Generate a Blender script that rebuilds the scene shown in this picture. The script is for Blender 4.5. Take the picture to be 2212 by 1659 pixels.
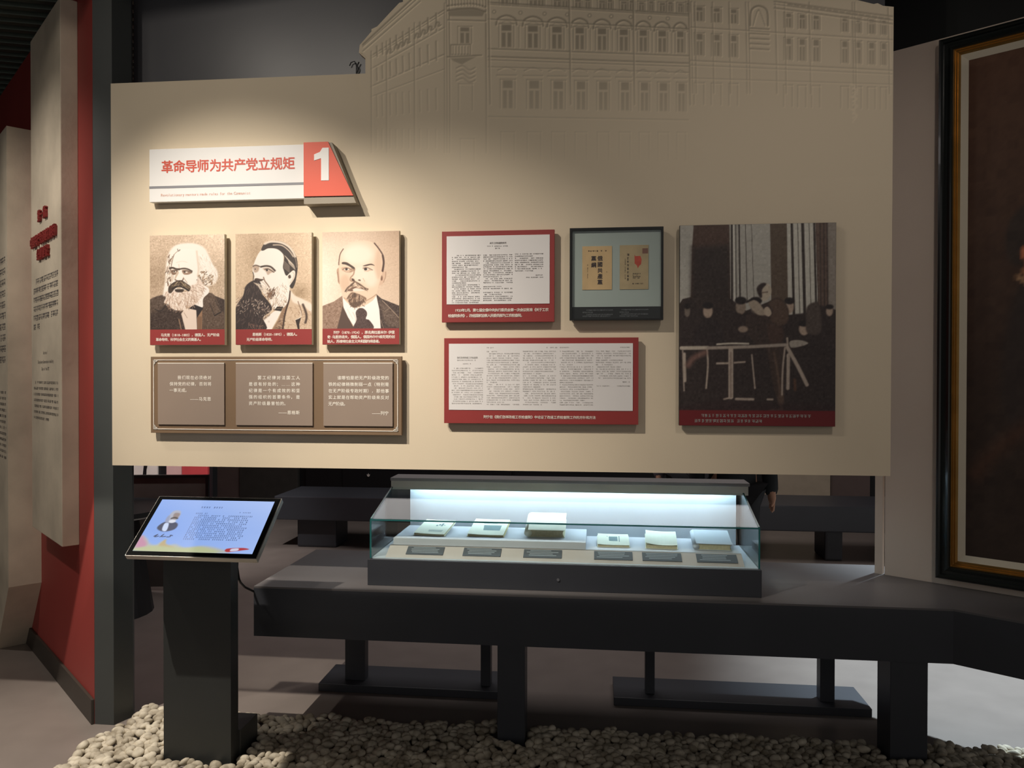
import bpy, bmesh, math, random
import numpy as np
from mathutils import Vector, Matrix
PI = math.pi
rnd = random.Random(7)
scene = bpy.context.scene
COL = scene.collection
for o in list(bpy.data.objects):
    bpy.data.objects.remove(o)

# ---------------------------------------------------------------- camera
FPX, W, H = 1661.0, 2212.0, 1659.0
YAW, PITCH, ROLL = (math.radians(a) for a in (6.31, -0.53, -0.09))
cd = bpy.data.cameras.new('camera')
cd.sensor_fit = 'HORIZONTAL'
cd.sensor_width = 36.0
cd.lens = FPX * 36.0 / W
cd.clip_start, cd.clip_end = 0.05, 60
cam = bpy.data.objects.new('camera', cd)
COL.objects.link(cam)
cam.matrix_world = (Matrix.Translation((0, 0, 1.6)) @ Matrix.Rotation(YAW, 4, 'Z')
                    @ Matrix.Rotation(PI / 2 + PITCH, 4, 'X') @ Matrix.Rotation(-ROLL, 4, 'Z'))
scene.camera = cam

# ---------------------------------------------------------------- world, lights, exposure
scene.view_settings.view_transform = 'Standard'
scene.view_settings.look = 'None'
scene.view_settings.gamma = 1.0
scene.view_settings.use_curve_mapping = False
scene.view_settings.exposure = 0.0
wd = bpy.data.worlds.new('dim_hall')
scene.world = wd
wd.use_nodes = True
wd.node_tree.nodes['Background'].inputs[0].default_value = (0.95, 0.9, 0.86, 1)
wd.node_tree.nodes['Background'].inputs[1].default_value = 0.25


def spot(name, loc, target, power, size, blend, color, radius=0.03):
    l = bpy.data.lights.new(name, 'SPOT')
    l.energy, l.spot_size, l.spot_blend, l.color, l.shadow_soft_size = power, math.radians(size), blend, color, radius
    o = bpy.data.objects.new(name, l)
    COL.objects.link(o)
    o.location = loc
    o.rotation_euler = (Vector(target) - Vector(loc)).to_track_quat('-Z', 'Y').to_euler()
    return o


def shutters(o, axis, plane, along, lo=None, hi=None, soft=0.08):
    """framing shutters of a profile spot: its beam is cut where it would meet the plane axis=plane
    outside lo..hi, measured along another axis"""
    l = o.data
    l.use_nodes = True
    nt = l.node_tree
    em = next(n for n in nt.nodes if n.type == 'EMISSION')
    R = o.rotation_euler.to_matrix()
    tc = nt.nodes.new('ShaderNodeTexCoord')

    def dot(i):
        n = nt.nodes.new('ShaderNodeVectorMath')
        n.operation = 'DOT_PRODUCT'
        n.inputs[1].default_value = tuple(R[i])
        nt.links.new(tc.outputs['Normal'], n.inputs[0])
        return n.outputs['Value']

    def mth(op, a, b):
        n = nt.nodes.new('ShaderNodeMath')
        n.operation = op
        for k, q in enumerate((a, b)):
            if isinstance(q, (int, float)): n.inputs[k].default_value = q
            else: nt.links.new(q, n.inputs[k])
        return n.outputs[0]
    # the ray's ratio is the same for a direction and its opposite, so the sign of Normal does not matter
    hit = mth('ADD', mth('MULTIPLY', mth('DIVIDE', dot(along), dot(axis)), plane - o.location[axis]), o.location[along])

    def edge(a, b):
        n = nt.nodes.new('ShaderNodeMapRange')
        n.interpolation_type = 'SMOOTHSTEP'
        n.inputs['From Min'].default_value, n.inputs['From Max'].default_value = a, b
        nt.links.new(hit, n.inputs['Value'])
        return n.outputs['Result']
    m = None
    if lo is not None: m = edge(lo - soft / 2, lo + soft / 2)
    if hi is not None:
        e = mth('SUBTRACT', 1.0, edge(hi - soft / 2, hi + soft / 2))
        m = e if m is None else mth('MULTIPLY', m, e)
    if em.inputs['Strength'].is_linked:
        m = mth('MULTIPLY', m, em.inputs['Strength'].links[0].from_socket)
    nt.links.new(m, em.inputs['Strength'])
    return o


def area(name, loc, target, power, sx, sy, color):
    l = bpy.data.lights.new(name, 'AREA')
    l.shape, l.size, l.size_y, l.energy, l.color = 'RECTANGLE', sx, sy, power, color
    o = bpy.data.objects.new(name, l)
    COL.objects.link(o)
    o.location = loc
    o.rotation_euler = (Vector(target) - Vector(loc)).to_track_quat('-Z', 'Y').to_euler()
    return o


WARM = (1.0, 0.91, 0.79)
shutters(spot('track_spot_main', (-2.4, 1.15, 3.85), (-1.40, 3.25, 1.52), 420, 43, 0.85, WARM, 0.025), 1, 3.25, 2, lo=0.735, soft=0.04)
shutters(spot('track_spot_documents', (-1.75, 1.15, 3.85), (-0.5, 3.25, 1.44), 235, 39, 0.95, WARM, 0.025), 1, 3.25, 2, lo=0.735, soft=0.04)
shutters(spot('track_spot_room', (1.1, 0.8, 3.85), (1.1, 3.25, 1.75), 52, 72, 1.0, (1.0, 0.9, 0.8), 0.1), 1, 3.25, 2, lo=0.85)
spot('track_spot_slabs', (-3.35, 2.35, 3.45), (-2.95, 3.45, 1.9), 80, 80, 1.0, (1.0, 0.92, 0.82), 0.04)
shutters(shutters(spot('track_spot_pebbles', (-2.65, 2.1, 3.85), (-2.05, 3.1, 0.0), 520, 46, 0.9, WARM, 0.012), 2, 0.0, 0, hi=-1.26, soft=0.05), 1, 3.25, 2, hi=1.12, soft=0.05)
# the soft spill round the two main beams, which glances off the glossy wall above the panel
shutters(spot('track_spot_main_spill', (-2.4, 1.15, 3.85), (-1.40, 3.25, 2.2), 30, 100, 1.0, WARM, 0.06), 1, 3.25, 2, lo=0.735, soft=0.04)
shutters(spot('track_spot_documents_spill', (-1.75, 1.15, 3.85), (-0.5, 3.25, 2.2), 24, 100, 1.0, WARM, 0.06), 1, 3.25, 2, lo=0.735, soft=0.04)
spot('far_spot_cool', (2.75, 5.3, 3.6), (2.3, 4.35, 0.0), 1250, 50, 0.7, (0.74, 0.9, 1.0), 0.06)
spot('far_board_fill', (-3.0, 4.9, 3.3), (-3.6, 6.2, 0.8), 300, 50, 1.0, (1.0, 0.93, 0.9), 0.06)  # added fill, only brightens the far display board
area('far_room_light', (-0.5, 6.0, 3.7), (-0.5, 6.0, 0), 60, 5.0, 2.0, (1.0, 0.92, 0.9))

# ---------------------------------------------------------------- materials


def lin(c):
    return tuple(((x / 255) / 12.92 if x / 255 <= 0.04045 else ((x / 255 + 0.055) / 1.055) ** 2.4) for x in c[:3])


def material(name, rgb, rough=0.6, metal=0.0, var=0.06, scale=8.0, bump=0.0, bscale=60.0, spec=0.5, emit=0.0, coat=0.0):
    m = bpy.data.materials.new(name)
    m.use_nodes = True
    nt = m.node_tree
    b = nt.nodes['Principled BSDF']
    b.inputs['Roughness'].default_value = rough
    b.inputs['Metallic'].default_value = metal
    b.inputs['Specular IOR Level'].default_value = spec
    if coat:
        b.inputs['Coat Weight'].default_value = coat
    tc = nt.nodes.new('ShaderNodeTexCoord')
    n = nt.nodes.new('ShaderNodeTexNoise')
    n.inputs['Scale'].default_value = scale
    n.inputs['Detail'].default_value = 6
    nt.links.new(tc.outputs['Object'], n.inputs['Vector'])
    r = nt.nodes.new('ShaderNodeValToRGB')
    c = lin(rgb)
    r.color_ramp.elements[0].position, r.color_ramp.elements[1].position = 0.3, 0.7
    r.color_ramp.elements[0].color = tuple(x * (1 - var) for x in c) + (1,)
    r.color_ramp.elements[1].color = tuple(min(1, x * (1 + var)) for x in c) + (1,)
    nt.links.new(n.outputs['Fac'], r.inputs['Fac'])
    nt.links.new(r.outputs['Color'], b.inputs['Base Color'])
    if emit:
        nt.links.new(r.outputs['Color'], b.inputs['Emission Color'])
        b.inputs['Emission Strength'].default_value = emit
    if bump:
        n2 = nt.nodes.new('ShaderNodeTexNoise')
        n2.inputs['Scale'].default_value = bscale
        n2.inputs['Detail'].default_value = 5
        nt.links.new(tc.outputs['Object'], n2.inputs['Vector'])
        bp = nt.nodes.new('ShaderNodeBump')
        bp.inputs['Strength'].default_value = bump
        bp.inputs['Distance'].default_value = 0.005
        nt.links.new(n2.outputs['Fac'], bp.inputs['Height'])
        nt.links.new(bp.outputs['Normal'], b.inputs['Normal'])
    return m


def print_material(name, rough=0.5, emit=0.0, coat=0.0):
    m = bpy.data.materials.new(name)
    m.use_nodes = True
    nt = m.node_tree
    b = nt.nodes['Principled BSDF']
    a = nt.nodes.new('ShaderNodeAttribute')
    a.attribute_name = 'ink'
    b.inputs['Roughness'].default_value = rough
    nt.links.new(a.outputs['Color'], b.inputs['Base Color'])
    if coat:
        b.inputs['Coat Weight'].default_value = coat
    if emit:
        b.inputs['Base Color'].default_value = (0.02, 0.02, 0.02, 1)
        nt.links.remove(b.inputs['Base Color'].links[0])
        nt.links.new(a.outputs['Color'], b.inputs['Emission Color'])
        b.inputs['Emission Strength'].default_value = emit
    return m


def glass_material(name, tint, refl=1.0, rough=0.0):
    m = bpy.data.materials.new(name)
    m.use_nodes = True
    nt = m.node_tree
    nt.nodes.clear()
    out = nt.nodes.new('ShaderNodeOutputMaterial')
    mix = nt.nodes.new('ShaderNodeMixShader')
    # Schlick reflectance from the facing angle, the same from both sides of a thin pane
    lw = nt.nodes.new('ShaderNodeLayerWeight')
    lw.inputs['Blend'].default_value = 0.5
    pw = nt.nodes.new('ShaderNodeMath')
    pw.operation = 'POWER'
    pw.inputs[1].default_value = 5.0
    mu = nt.nodes.new('ShaderNodeMath')
    mu.operation = 'MULTIPLY_ADD'
    mu.inputs[1].default_value = 0.9 * refl
    mu.inputs[2].default_value = 0.03 * refl
    nt.links.new(lw.outputs['Facing'], pw.inputs[0])
    nt.links.new(pw.outputs[0], mu.inputs[0])
    tr = nt.nodes.new('ShaderNodeBsdfTransparent')
    tr.inputs['Color'].default_value = tint + (1,)
    gl = nt.nodes.new('ShaderNodeBsdfGlossy')
    gl.inputs['Roughness'].default_value = rough
    nt.links.new(mu.outputs[0], mix.inputs[0])
    nt.links.new(tr.outputs[0], mix.inputs[1])
    nt.links.new(gl.outputs[0], mix.inputs[2])
    nt.links.new(mix.outputs[0], out.inputs[0])
    return m


BEIGE = (224, 208, 182)
M = dict(
    panel=material('beige_painted_board', BEIGE, 0.75, var=0.02, scale=3, bump=0.05, bscale=220),
    wallr=material('beige_wall_paint', (222, 204, 187), 0.75, var=0.03, scale=2),
    concrete=material('cast_concrete', (216, 202, 180), 0.8, var=0.2, scale=3.0, bump=0.25, bscale=25),
    red_wall=material('red_wall_paint', (156, 60, 54), 0.6, var=0.05, scale=2),
    darkgrey=material('dark_grey_paint', (64, 66, 64), 0.55, var=0.05, scale=3),
    column=material('charcoal_paint', (72, 75, 74), 0.5, var=0.05, scale=3),
    upper=material('charcoal_gloss_paint', (88, 88, 92), 0.34, var=0.06, scale=2, bump=0.08, bscale=5),
    black=material('black_paint', (30, 32, 34), 0.5, var=0.06),
    bench=material('black_bench_paint', (63, 65, 71), 0.42, var=0.06, scale=3),
    benchtop_lit=material('lit_bench_top', (108, 104, 104), 0.38, var=0.05, scale=4),  # bench paint made lighter, light falling on the top put into the colour
    kiosk=material('charcoal_metal', (58, 60, 59), 0.45, var=0.05),
    floor=material('grey_terrazzo_floor', (136, 126, 120), 0.32, var=0.07, scale=5, bump=0.03, bscale=40),
    base=material('dark_baseboard', (62, 56, 50), 0.5),
    ceil=material('black_ceiling', (20, 22, 21), 0.7),
    slat=material('dark_ceiling_slat', (92, 102, 92), 0.5),
    white=material('white_board', (232, 230, 228), 0.45, var=0.01),
    offwhite=material('board_edge', (205, 195, 175), 0.6, var=0.03),
    edge_grey=material('grey_taupe_edge', (150, 140, 124), 0.6, var=0.03),
    orange=material('vermilion_board', (220, 84, 56), 0.5, var=0.03),
    redtext=material('vermilion_letter', (206, 70, 44), 0.5, var=0.02),
    greyline=material('grey_stripe', (132, 132, 138), 0.5, var=0.02),
    paleorange=material('pale_orange_letter', (214, 160, 138), 0.5, var=0.02),
    maroon=material('maroon_print', (148, 52, 50), 0.5, var=0.03),
    cream=material('cream_letter', (246, 238, 226), 0.5, var=0.01),
    plaque=material('brown_plaque', (126, 102, 78), 0.5, var=0.05, scale=5),
    tablet=material('taupe_tablet', (150, 132, 118), 0.55, var=0.03, scale=5),
    page=material('white_page', (230, 226, 224), 0.6, var=0.01),
    ink=material('grey_ink', (110, 104, 102), 0.7, var=0.05),
    paleink=material('pale_ink', (168, 164, 160), 0.7, var=0.05),
    darkink=material('dark_ink', (58, 44, 42), 0.7, var=0.05),
    frame_black=material('black_frame', (22, 24, 24), 0.35),
    mat_teal=material('grey_green_mat', (172, 182, 176), 0.6, var=0.03),
    greytext=material('grey_letter', (120, 122, 124), 0.6, var=0.02),
    booklet=material('tan_booklet', (214, 180, 132), 0.7, var=0.08, scale=20),
    booklet2=material('faded_tan_booklet', (186, 164, 126), 0.7, var=0.1, scale=20),
    stamp=material('red_print', (196, 74, 52), 0.7, var=0.12, scale=60),
    brownstamp=material('brown_stamp', (130, 88, 74), 0.7),
    gold=material('gilt_frame', (176, 136, 76), 0.3, metal=0.8, var=0.15, scale=10),
    linen=material('linen_slip', (206, 196, 176), 0.8, var=0.03),
    gframe=material('black_lacquer_frame', (26, 30, 28), 0.28, var=0.05, coat=0.3),
    caseblack=material('black_case_base', (46, 48, 54), 0.5, var=0.04),
    hoodtop=material('case_hood_cap', (150, 146, 144), 0.5, var=0.03),
    hood=material('case_hood_grey', (204, 198, 184), 0.5, var=0.03),
    casewhite=material('case_lining', (196, 199, 206), 0.7, var=0.02),
    riser=material('riser_board', (196, 194, 200), 0.7, var=0.02),
    striplabel=material('riser_slope_taupe', (198, 184, 178), 0.7, var=0.03),
    card=material('dark_label_card', (84, 86, 92), 0.6, var=0.04),
    cardtext=material('card_letter', (176, 180, 186), 0.6, var=0.02),
    paper=material('cream_paper', (238, 234, 214), 0.7, var=0.03, scale=30),
    paper_y=material('yellowed_paper', (224, 208, 150), 0.7, var=0.06, scale=30),
    pages=material('book_pages', (196, 184, 152), 0.8, var=0.12, scale=90),
    teal_ink=material('teal_print', (120, 140, 140), 0.7, var=0.1, scale=40),
    led=material('led_strip', (214, 240, 255), 0.5, var=0.0, emit=34.0),
    glass=glass_material('case_glass', (0.93, 0.975, 0.965), 1.0),
    glass_edge=material('green_glass_edge', (34, 92, 92), 0.15, var=0.1),
    framed_glass=glass_material('picture_glass', (0.97, 0.98, 0.98), 0.8, 0.12),
    bezel=material('black_glass_bezel', (8, 9, 10), 0.12, var=0.0),
    alu=material('aluminium_edge', (176, 172, 166), 0.35, metal=0.8),
    cable=material('black_cable', (16, 14, 14), 0.5),
    steel=material('lock_steel', (150, 152, 156), 0.3, metal=0.8),
    skin=material('skin', (196, 150, 124), 0.6),
    hair=material('black_hair', (22, 20, 20), 0.6),
    coat=material('black_coat', (20, 24, 27), 0.8),
    coatg=material('grey_coat', (112, 108, 116), 0.8),
    trouser=material('dark_trousers', (24, 24, 28), 0.8),
    shoe=material('black_shoe', (14, 14, 14), 0.5),
    print=print_material('printed_picture', 0.5),
    reliefprint=print_material('relief_paint', 0.75),
    oil=print_material('oil_painting', 0.6),
    screen=print_material('lit_screen', 0.2, emit=0.95),
    far_a=material('far_panel_charcoal', (70, 68, 64), 0.6, var=0.12),
    far_b=material('far_panel_brown', (112, 96, 92), 0.6, var=0.05),
    far_c=material('far_panel_black', (22, 23, 26), 0.5),
    far_d=material('far_panel_beige', (196, 182, 160), 0.7),
    far_pink=material('far_panel_pink', (226, 186, 182), 0.6),
    far_red=material('far_panel_red', (206, 76, 80), 0.6),
    far_white=material('far_panel_white', (236, 228, 220), 0.6),
)

# ---------------------------------------------------------------- object helpers


def thing(name, label=None, cat=None, loc=(0, 0, 0), rotz=0.0, group=None, kind=None):
    o = bpy.data.objects.new(name, None)
    o.empty_display_size = 0.05
    COL.objects.link(o)
    o.location = loc
    o.rotation_euler = (0, 0, rotz)
    tag(o, label, cat, group, kind)
    return o


def tag(o, label=None, cat=None, group=None, kind=None):
    if label: o['label'] = label
    if cat: o['category'] = cat
    if group: o['group'] = group
    if kind: o['kind'] = kind
    return o


def origin(p):
    """world offset of an unrotated chain of parents; rotated things are authored in local space"""
    v = Vector((0, 0, 0))
    while p is not None:
        if abs(p.rotation_euler[2]) > 1e-6 or abs(p.rotation_euler[0]) > 1e-6:
            return Vector((0, 0, 0))
        v += p.location
        p = p.parent
    return v


def link(name, me, mat, parent=None, smooth=False):
    o = bpy.data.objects.new(name, me)
    COL.objects.link(o)
    if mat is not None:
        for m in (mat if isinstance(mat, (list, tuple)) else [mat]):
            me.materials.append(m)
    if parent is not None:
        o.parent = parent
    if smooth:
        me.polygons.foreach_set('use_smooth', [True] * len(me.polygons))
    return o


def mesh(name, verts, faces, mat, parent=None, smooth=False, local=False):
    off = Vector((0, 0, 0)) if local else origin(parent)
    me = bpy.data.meshes.new(name)
    me.from_pydata([(v[0] - off.x, v[1] - off.y, v[2] - off.z) for v in verts], [], faces)
    bm = bmesh.new()
    bm.from_mesh(me)
    bmesh.ops.recalc_face_normals(bm, faces=bm.faces)
    bm.to_mesh(me)
    bm.free()
    return link(name, me, mat, parent, smooth)


def boxes(name, lst, mat, parent=None, bevel=0.0):
    """one mesh of one or more boxes (x0,x1,y0,y1,z0,z1)"""
    off = origin(parent)
    bm = bmesh.new()
    for (x0, x1, y0, y1, z0, z1) in lst:
        vs = [bm.verts.new((x - off.x, y - off.y, z - off.z)) for x in (x0, x1) for y in (y0, y1) for z in (z0, z1)]
        for f in ((0, 1, 3, 2), (4, 6, 7, 5), (0, 4, 5, 1), (2, 3, 7, 6), (0, 2, 6, 4), (1, 5, 7, 3)):
            bm.faces.new([vs[i] for i in f])
    bmesh.ops.recalc_face_normals(bm, faces=bm.faces)
    if bevel:
        bmesh.ops.bevel(bm, geom=list(bm.edges), offset=bevel, segments=2, affect='EDGES', profile=0.6)
    me = bpy.data.meshes.new(name)
    bm.to_mesh(me)
    bm.free()
    return link(name, me, mat, parent)


def box(name, x0, x1, y0, y1, z0, z1, mat, parent=None, bevel=0.0):
    return boxes(name, [(x0, x1, y0, y1, z0, z1)], mat, parent, bevel)


def prism_xz(name, pts, y0, y1, mat, parent=None):
    """outline in x,z extruded along y"""
    n = len(pts)
    v = [(x, y0, z) for x, z in pts] + [(x, y1, z) for x, z in pts]
    f = [tuple(range(n)), tuple(range(2 * n - 1, n - 1, -1))] + [(i, (i + 1) % n, n + (i + 1) % n, n + i) for i in range(n)]
    return mesh(name, v, f, mat, parent)


def prism_xy(name, pts, z0, z1, mat, parent=None):
    n = len(pts)
    v = [(x, y, z0) for x, y in pts] + [(x, y, z1) for x, y in pts]
    f = [tuple(range(n)), tuple(range(2 * n - 1, n - 1, -1))] + [(i, (i + 1) % n, n + (i + 1) % n, n + i) for i in range(n)]
    return mesh(name, v, f, mat, parent)


def prism_yz(name, pts, x0, x1, mat, parent=None):
    n = len(pts)
    v = [(x0, y, z) for y, z in pts] + [(x1, y, z) for y, z in pts]
    f = [tuple(range(n)), tuple(range(2 * n - 1, n - 1, -1))] + [(i, (i + 1) % n, n + (i + 1) % n, n + i) for i in range(n)]
    return mesh(name, v, f, mat, parent)


def tube(name, pts, r, mat, parent=None, seg=8):
    off = origin(parent)
    P = [Vector(p) - off for p in pts]
    v, f = [], []
    for i, p in enumerate(P):
        t = (P[min(i + 1, len(P) - 1)] - P[max(i - 1, 0)]).normalized()
        a = t.orthogonal().normalized() if i == 0 else (a - t * a.dot(t)).normalized()
        b = t.cross(a)
        for k in range(seg):
            q = p + (a * math.cos(2 * PI * k / seg) + b * math.sin(2 * PI * k / seg)) * r
            v.append(tuple(q))
    for i in range(len(P) - 1):
        for k in range(seg):
            f.append((i * seg + k, i * seg + (k + 1) % seg, (i + 1) * seg + (k + 1) % seg, (i + 1) * seg + k))
    f.append(tuple(range(seg)))
    f.append(tuple((len(P) - 1) * seg + k for k in range(seg)))
    return mesh(name, v, f, mat, parent, smooth=True, local=True)


def spline(pts, n=6, closed=True):
    P = [np.array(p, float) for p in pts]
    L = len(P)
    out = []
    for i in range(L if closed else L - 1):
        if closed:
            p0, p1, p2, p3 = P[i - 1], P[i], P[(i + 1) % L], P[(i + 2) % L]
        else:
            p0, p1, p2, p3 = P[max(i - 1, 0)], P[i], P[i + 1], P[min(i + 2, L - 1)]
        for k in range(n):
            t = k / n
            out.append(0.5 * (2 * p1 + (p2 - p0) * t + (2 * p0 - 5 * p1 + 4 * p2 - p3) * t * t + (3 * p1 - p0 - 3 * p2 + p3) * t ** 3))
    if not closed:
        out.append(P[-1])
    return out


# lettering: text curve turned into a mesh standing in the x-z plane, facing -y
_tc = bpy.data.curves.new('lettering_curve', 'FONT')
_tc.resolution_u = 2
_to = bpy.data.objects.new('lettering_curve', _tc)
COL.objects.link(_to)


def glyph_mesh(body, bold=0.0):
    _tc.body = body
    _tc.size = 1.0
    _tc.offset = bold
    _to.update_tag()
    bpy.context.view_layer.update()
    dg = bpy.context.evaluated_depsgraph_get()
    me = bpy.data.meshes.new_from_object(_to.evaluated_get(dg))
    co = np.zeros(len(me.vertices) * 3)
    me.vertices.foreach_get('co', co)
    co = co.reshape(-1, 3)
    fs = [tuple(p.vertices) for p in me.polygons]
    bpy.data.meshes.remove(me)
    return co, fs


_gcache = {}


def glyph(ch, bold):
    if (ch, bold) not in _gcache:
        co, fs = glyph_mesh(ch, bold)
        if len(co):
            x0, x1 = co[:, 0].min(), co[:, 0].max()
        else:
            x0 = x1 = 0
        _gcache[(ch, bold)] = (co, fs, x0, x1)
    return _gcache[(ch, bold)]


def lettering(name, lines, size, mat, parent, y, bold=0.012, depth=0.0006, pitch=None):
    """lines: (text, x_left, z_base[, x_right]); every glyph of full width sits on a fixed pitch"""
    off = origin(parent)
    V, F = [], []
    for ln in lines:
        s, x, z = ln[:3]
        adv = []
        for ch in s:
            w = 1.0 if ord(ch) > 0x2000 else 0.56
            if ch == ' ': w = 0.5
            adv.append(w)
        p = pitch or size
        if len(ln) > 3 and len(s) > 1:
            p = (ln[3] - x) / (sum(adv) - 0.06)
        for ch, w in zip(s, adv):
            if ch not in ' \u3000':
                co, fs, g0, g1 = glyph(ch, 0.0)
                if len(co):
                    shift = 0.0 if w == 1.0 and ch in '，。、；：（）《》·……——“”' else (p * w / size - (g1 - g0)) / 2 - g0
                    if ch in '，。、；': shift = -0.05
                    for k, (bx, bz) in enumerate(((0, 0),) if bold <= 0 else ((-bold, 0), (bold, 0), (0, bold), (0, -bold))):
                        n = len(V)
                        for q in co:
                            V.append((x + (q[0] + shift + bx) * size - off.x, y - k * 0.00004 - off.y, z + (q[1] + bz) * size - off.z))
                        F += [tuple(i + n for i in f) for f in fs]
            x += p * w
    me = bpy.data.meshes.new(name)
    me.from_pydata(V, [], F)
    me.update()
    # face the viewer (-y) and give the letters a little thickness
    bm = bmesh.new()
    bm.from_mesh(me)
    bm.normal_update()
    for f in bm.faces:
        if f.normal.y > 0: f.normal_flip()
    if depth >= 0.002:
        r = bmesh.ops.extrude_face_region(bm, geom=list(bm.faces))
        for v in [g for g in r['geom'] if isinstance(g, bmesh.types.BMVert)]:
            v.co.y -= depth
        bmesh.ops.recalc_face_normals(bm, faces=bm.faces)
    bm.to_mesh(me)
    bm.free()
    return link(name, me, mat, parent)


def marks(name, rows, cw, h, mat, parent, y, seed=1, fill=0.86):
    """rows of tiny unreadable print: (x0, x1, z_mid); each sign is a few little strokes"""
    r = random.Random(seed)
    off = origin(parent)
    V, F = [], []

    def q(a, b, c, d):
        n = len(V)
        V.extend([(a - off.x, y - off.y, c - off.z), (b - off.x, y - off.y, c - off.z), (b - off.x, y - off.y, d - off.z), (a - off.x, y - off.y, d - off.z)])
        F.append((n, n + 1, n + 2, n + 3))
    for (x0, x1, z) in rows:
        x = x0
        while x < x1 - cw * 0.5:
            if r.random() < fill:
                w = cw * r.uniform(0.55, 0.9)
                q(x, x + w, z + h * r.uniform(0.16, 0.4), z + h * 0.5)
                q(x + w * r.uniform(0, 0.2), x + w, z - h * r.uniform(0.1, 0.3), z - h * r.uniform(-0.1, 0.05))
                c = x + w * r.uniform(0.2, 0.7)
                q(c, c + w * 0.22, z - h * 0.5, z + h * 0.45)
                if r.random() < 0.5:
                    q(x, x + w * 0.9, z - h * 0.5, z - h * 0.36)
            x += cw
    me = bpy.data.meshes.new(name)
    me.from_pydata(V, [], F)
    me.update()
    return link(name, me, mat, parent)


# painted canvas -> vertex-coloured flat sheet
class Canvas:
    def __init__(s, x0, y0, x1, y1, step, bg):
        s.x0, s.y0, s.x1, s.y1 = x0, y0, x1, y1
        s.nx, s.ny = int(round((x1 - x0) / step)) + 1, int(round((y1 - y0) / step)) + 1
        s.xs, s.ys = np.linspace(x0, x1, s.nx), np.linspace(y0, y1, s.ny)
        s.dx = (x1 - x0) / (s.nx - 1)
        s.A = np.ones((s.ny, s.nx, 3)) * np.array(bg, float)
        s.r = np.random.RandomState(3)

    def win(s, pts, pad):
        P = np.array(pts, float)
        i0, i1 = np.searchsorted(s.xs, P[:, 0].min() - pad), np.searchsorted(s.xs, P[:, 0].max() + pad)
        j0, j1 = np.searchsorted(s.ys, P[:, 1].min() - pad), np.searchsorted(s.ys, P[:, 1].max() + pad)
        return slice(j0, j1), slice(i0, i1)

    def dist(s, P, closed, X, Y):
        P = np.array(P, float)
        n = len(P)
        d = np.full(X.shape, 1e9)
        ins = np.zeros(X.shape, bool)
        for i in range(n if closed else n - 1):
            ax, ay = P[i]
            bx, by = P[(i + 1) % n]
            ex, ey = bx - ax, by - ay
            t = np.clip(((X - ax) * ex + (Y - ay) * ey) / (ex * ex + ey * ey + 1e-9), 0, 1)
            d = np.minimum(d, (X - ax - t * ex) ** 2 + (Y - ay - t * ey) ** 2)
            if closed and ay != by:
                c = ((ay > Y) != (by > Y)) & (X < ex * (Y - ay) / (by - ay) + ax)
                ins ^= c
        return np.sqrt(d), ins

    def poly(s, pts, col, soft=10.0, a=1.0, smooth=True):
        P = spline(pts, 4) if smooth else pts
        w = s.win(P, soft * 2)
        X, Y = np.meshgrid(s.xs[w[1]], s.ys[w[0]])
        if X.size == 0: return
        d, ins = s.dist(P, True, X, Y)
        sd = np.where(ins, -d, d)
        m = np.clip(0.5 - sd / (2 * max(soft, s.dx * 0.5)), 0, 1)
        m = (m * m * (3 - 2 * m) * a)[..., None]
        s.A[w] = s.A[w] * (1 - m) + np.array(col, float) * m

    def line(s, pts, width, col, soft=4.0, a=1.0, smooth=True):
        P = spline(pts, 4, False) if smooth and len(pts) > 2 else pts
        w = s.win(P, width + soft * 2)
        X, Y = np.meshgrid(s.xs[w[1]], s.ys[w[0]])
        if X.size == 0: return
        d, _ = s.dist(P, False, X, Y)
        m = np.clip(0.5 - (d - width / 2) / (2 * max(soft, s.dx * 0.5)), 0, 1)
        m = (m * a)[..., None]
        s.A[w] = s.A[w] * (1 - m) + np.array(col, float) * m

    def ell(s, cx, cy, rx, ry, col, soft=6.0, a=1.0, rot=0.0):
        c, q = math.cos(rot), math.sin(rot)
        s.poly([(cx + rx * math.cos(t) * c - ry * math.sin(t) * q, cy + rx * math.cos(t) * q + ry * math.sin(t) * c)
                for t in np.linspace(0, 2 * PI, 14)[:-1]], col, soft, a)

    def hairs(s, pts, n, length, width, cols, ang, jit=0.5, a=0.8, curl=0.3):
        """short strokes scattered inside an outline; ang(x,y) gives their direction"""
        P = np.array(pts, float)
        lo, hi = P.min(0), P.max(0)
        k = 0
        tries = 0
        while k < n and tries < n * 6:
            tries += 1
            x, y = s.r.uniform(lo[0], hi[0]), s.r.uniform(lo[1], hi[1])
            _, ins = s.dist(pts, True, np.array([[x]]), np.array([[y]]))
            if not ins[0, 0]: continue
            k += 1
            t = ang(x, y) + s.r.uniform(-jit, jit)
            L = length * s.r.uniform(0.6, 1.3)
            c = s.r.uniform(-curl, curl)
            q = [(x, y), (x + L * 0.5 * math.cos(t), y + L * 0.5 * math.sin(t)),
                 (x + L * 0.5 * math.cos(t) + L * 0.5 * math.cos(t + c * 2), y + L * 0.5 * math.sin(t) + L * 0.5 * math.sin(t + c * 2))]
            s.line(q, width * s.r.uniform(0.6, 1.3), cols[s.r.randint(len(cols))], 3.0, a, smooth=False)

    def grain(s, amp, pts=None, coarse=3, soft=20):
        g = s.r.randn(s.ny, s.nx)
        c = s.r.randn(s.ny // coarse + 2, s.nx // coarse + 2)
        g = 0.6 * g + 1.0 * np.kron(c, np.ones((coarse, coarse)))[:s.ny, :s.nx]
        m = np.ones((s.ny, s.nx))
        if pts is not None:
            X, Y = np.meshgrid(s.xs, s.ys)
            d, ins = s.dist(pts, True, X, Y)
            m = np.clip(0.5 - np.where(ins, -d, d) / (2 * soft), 0, 1)
        s.A += (g * amp * m)[..., None]

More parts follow.
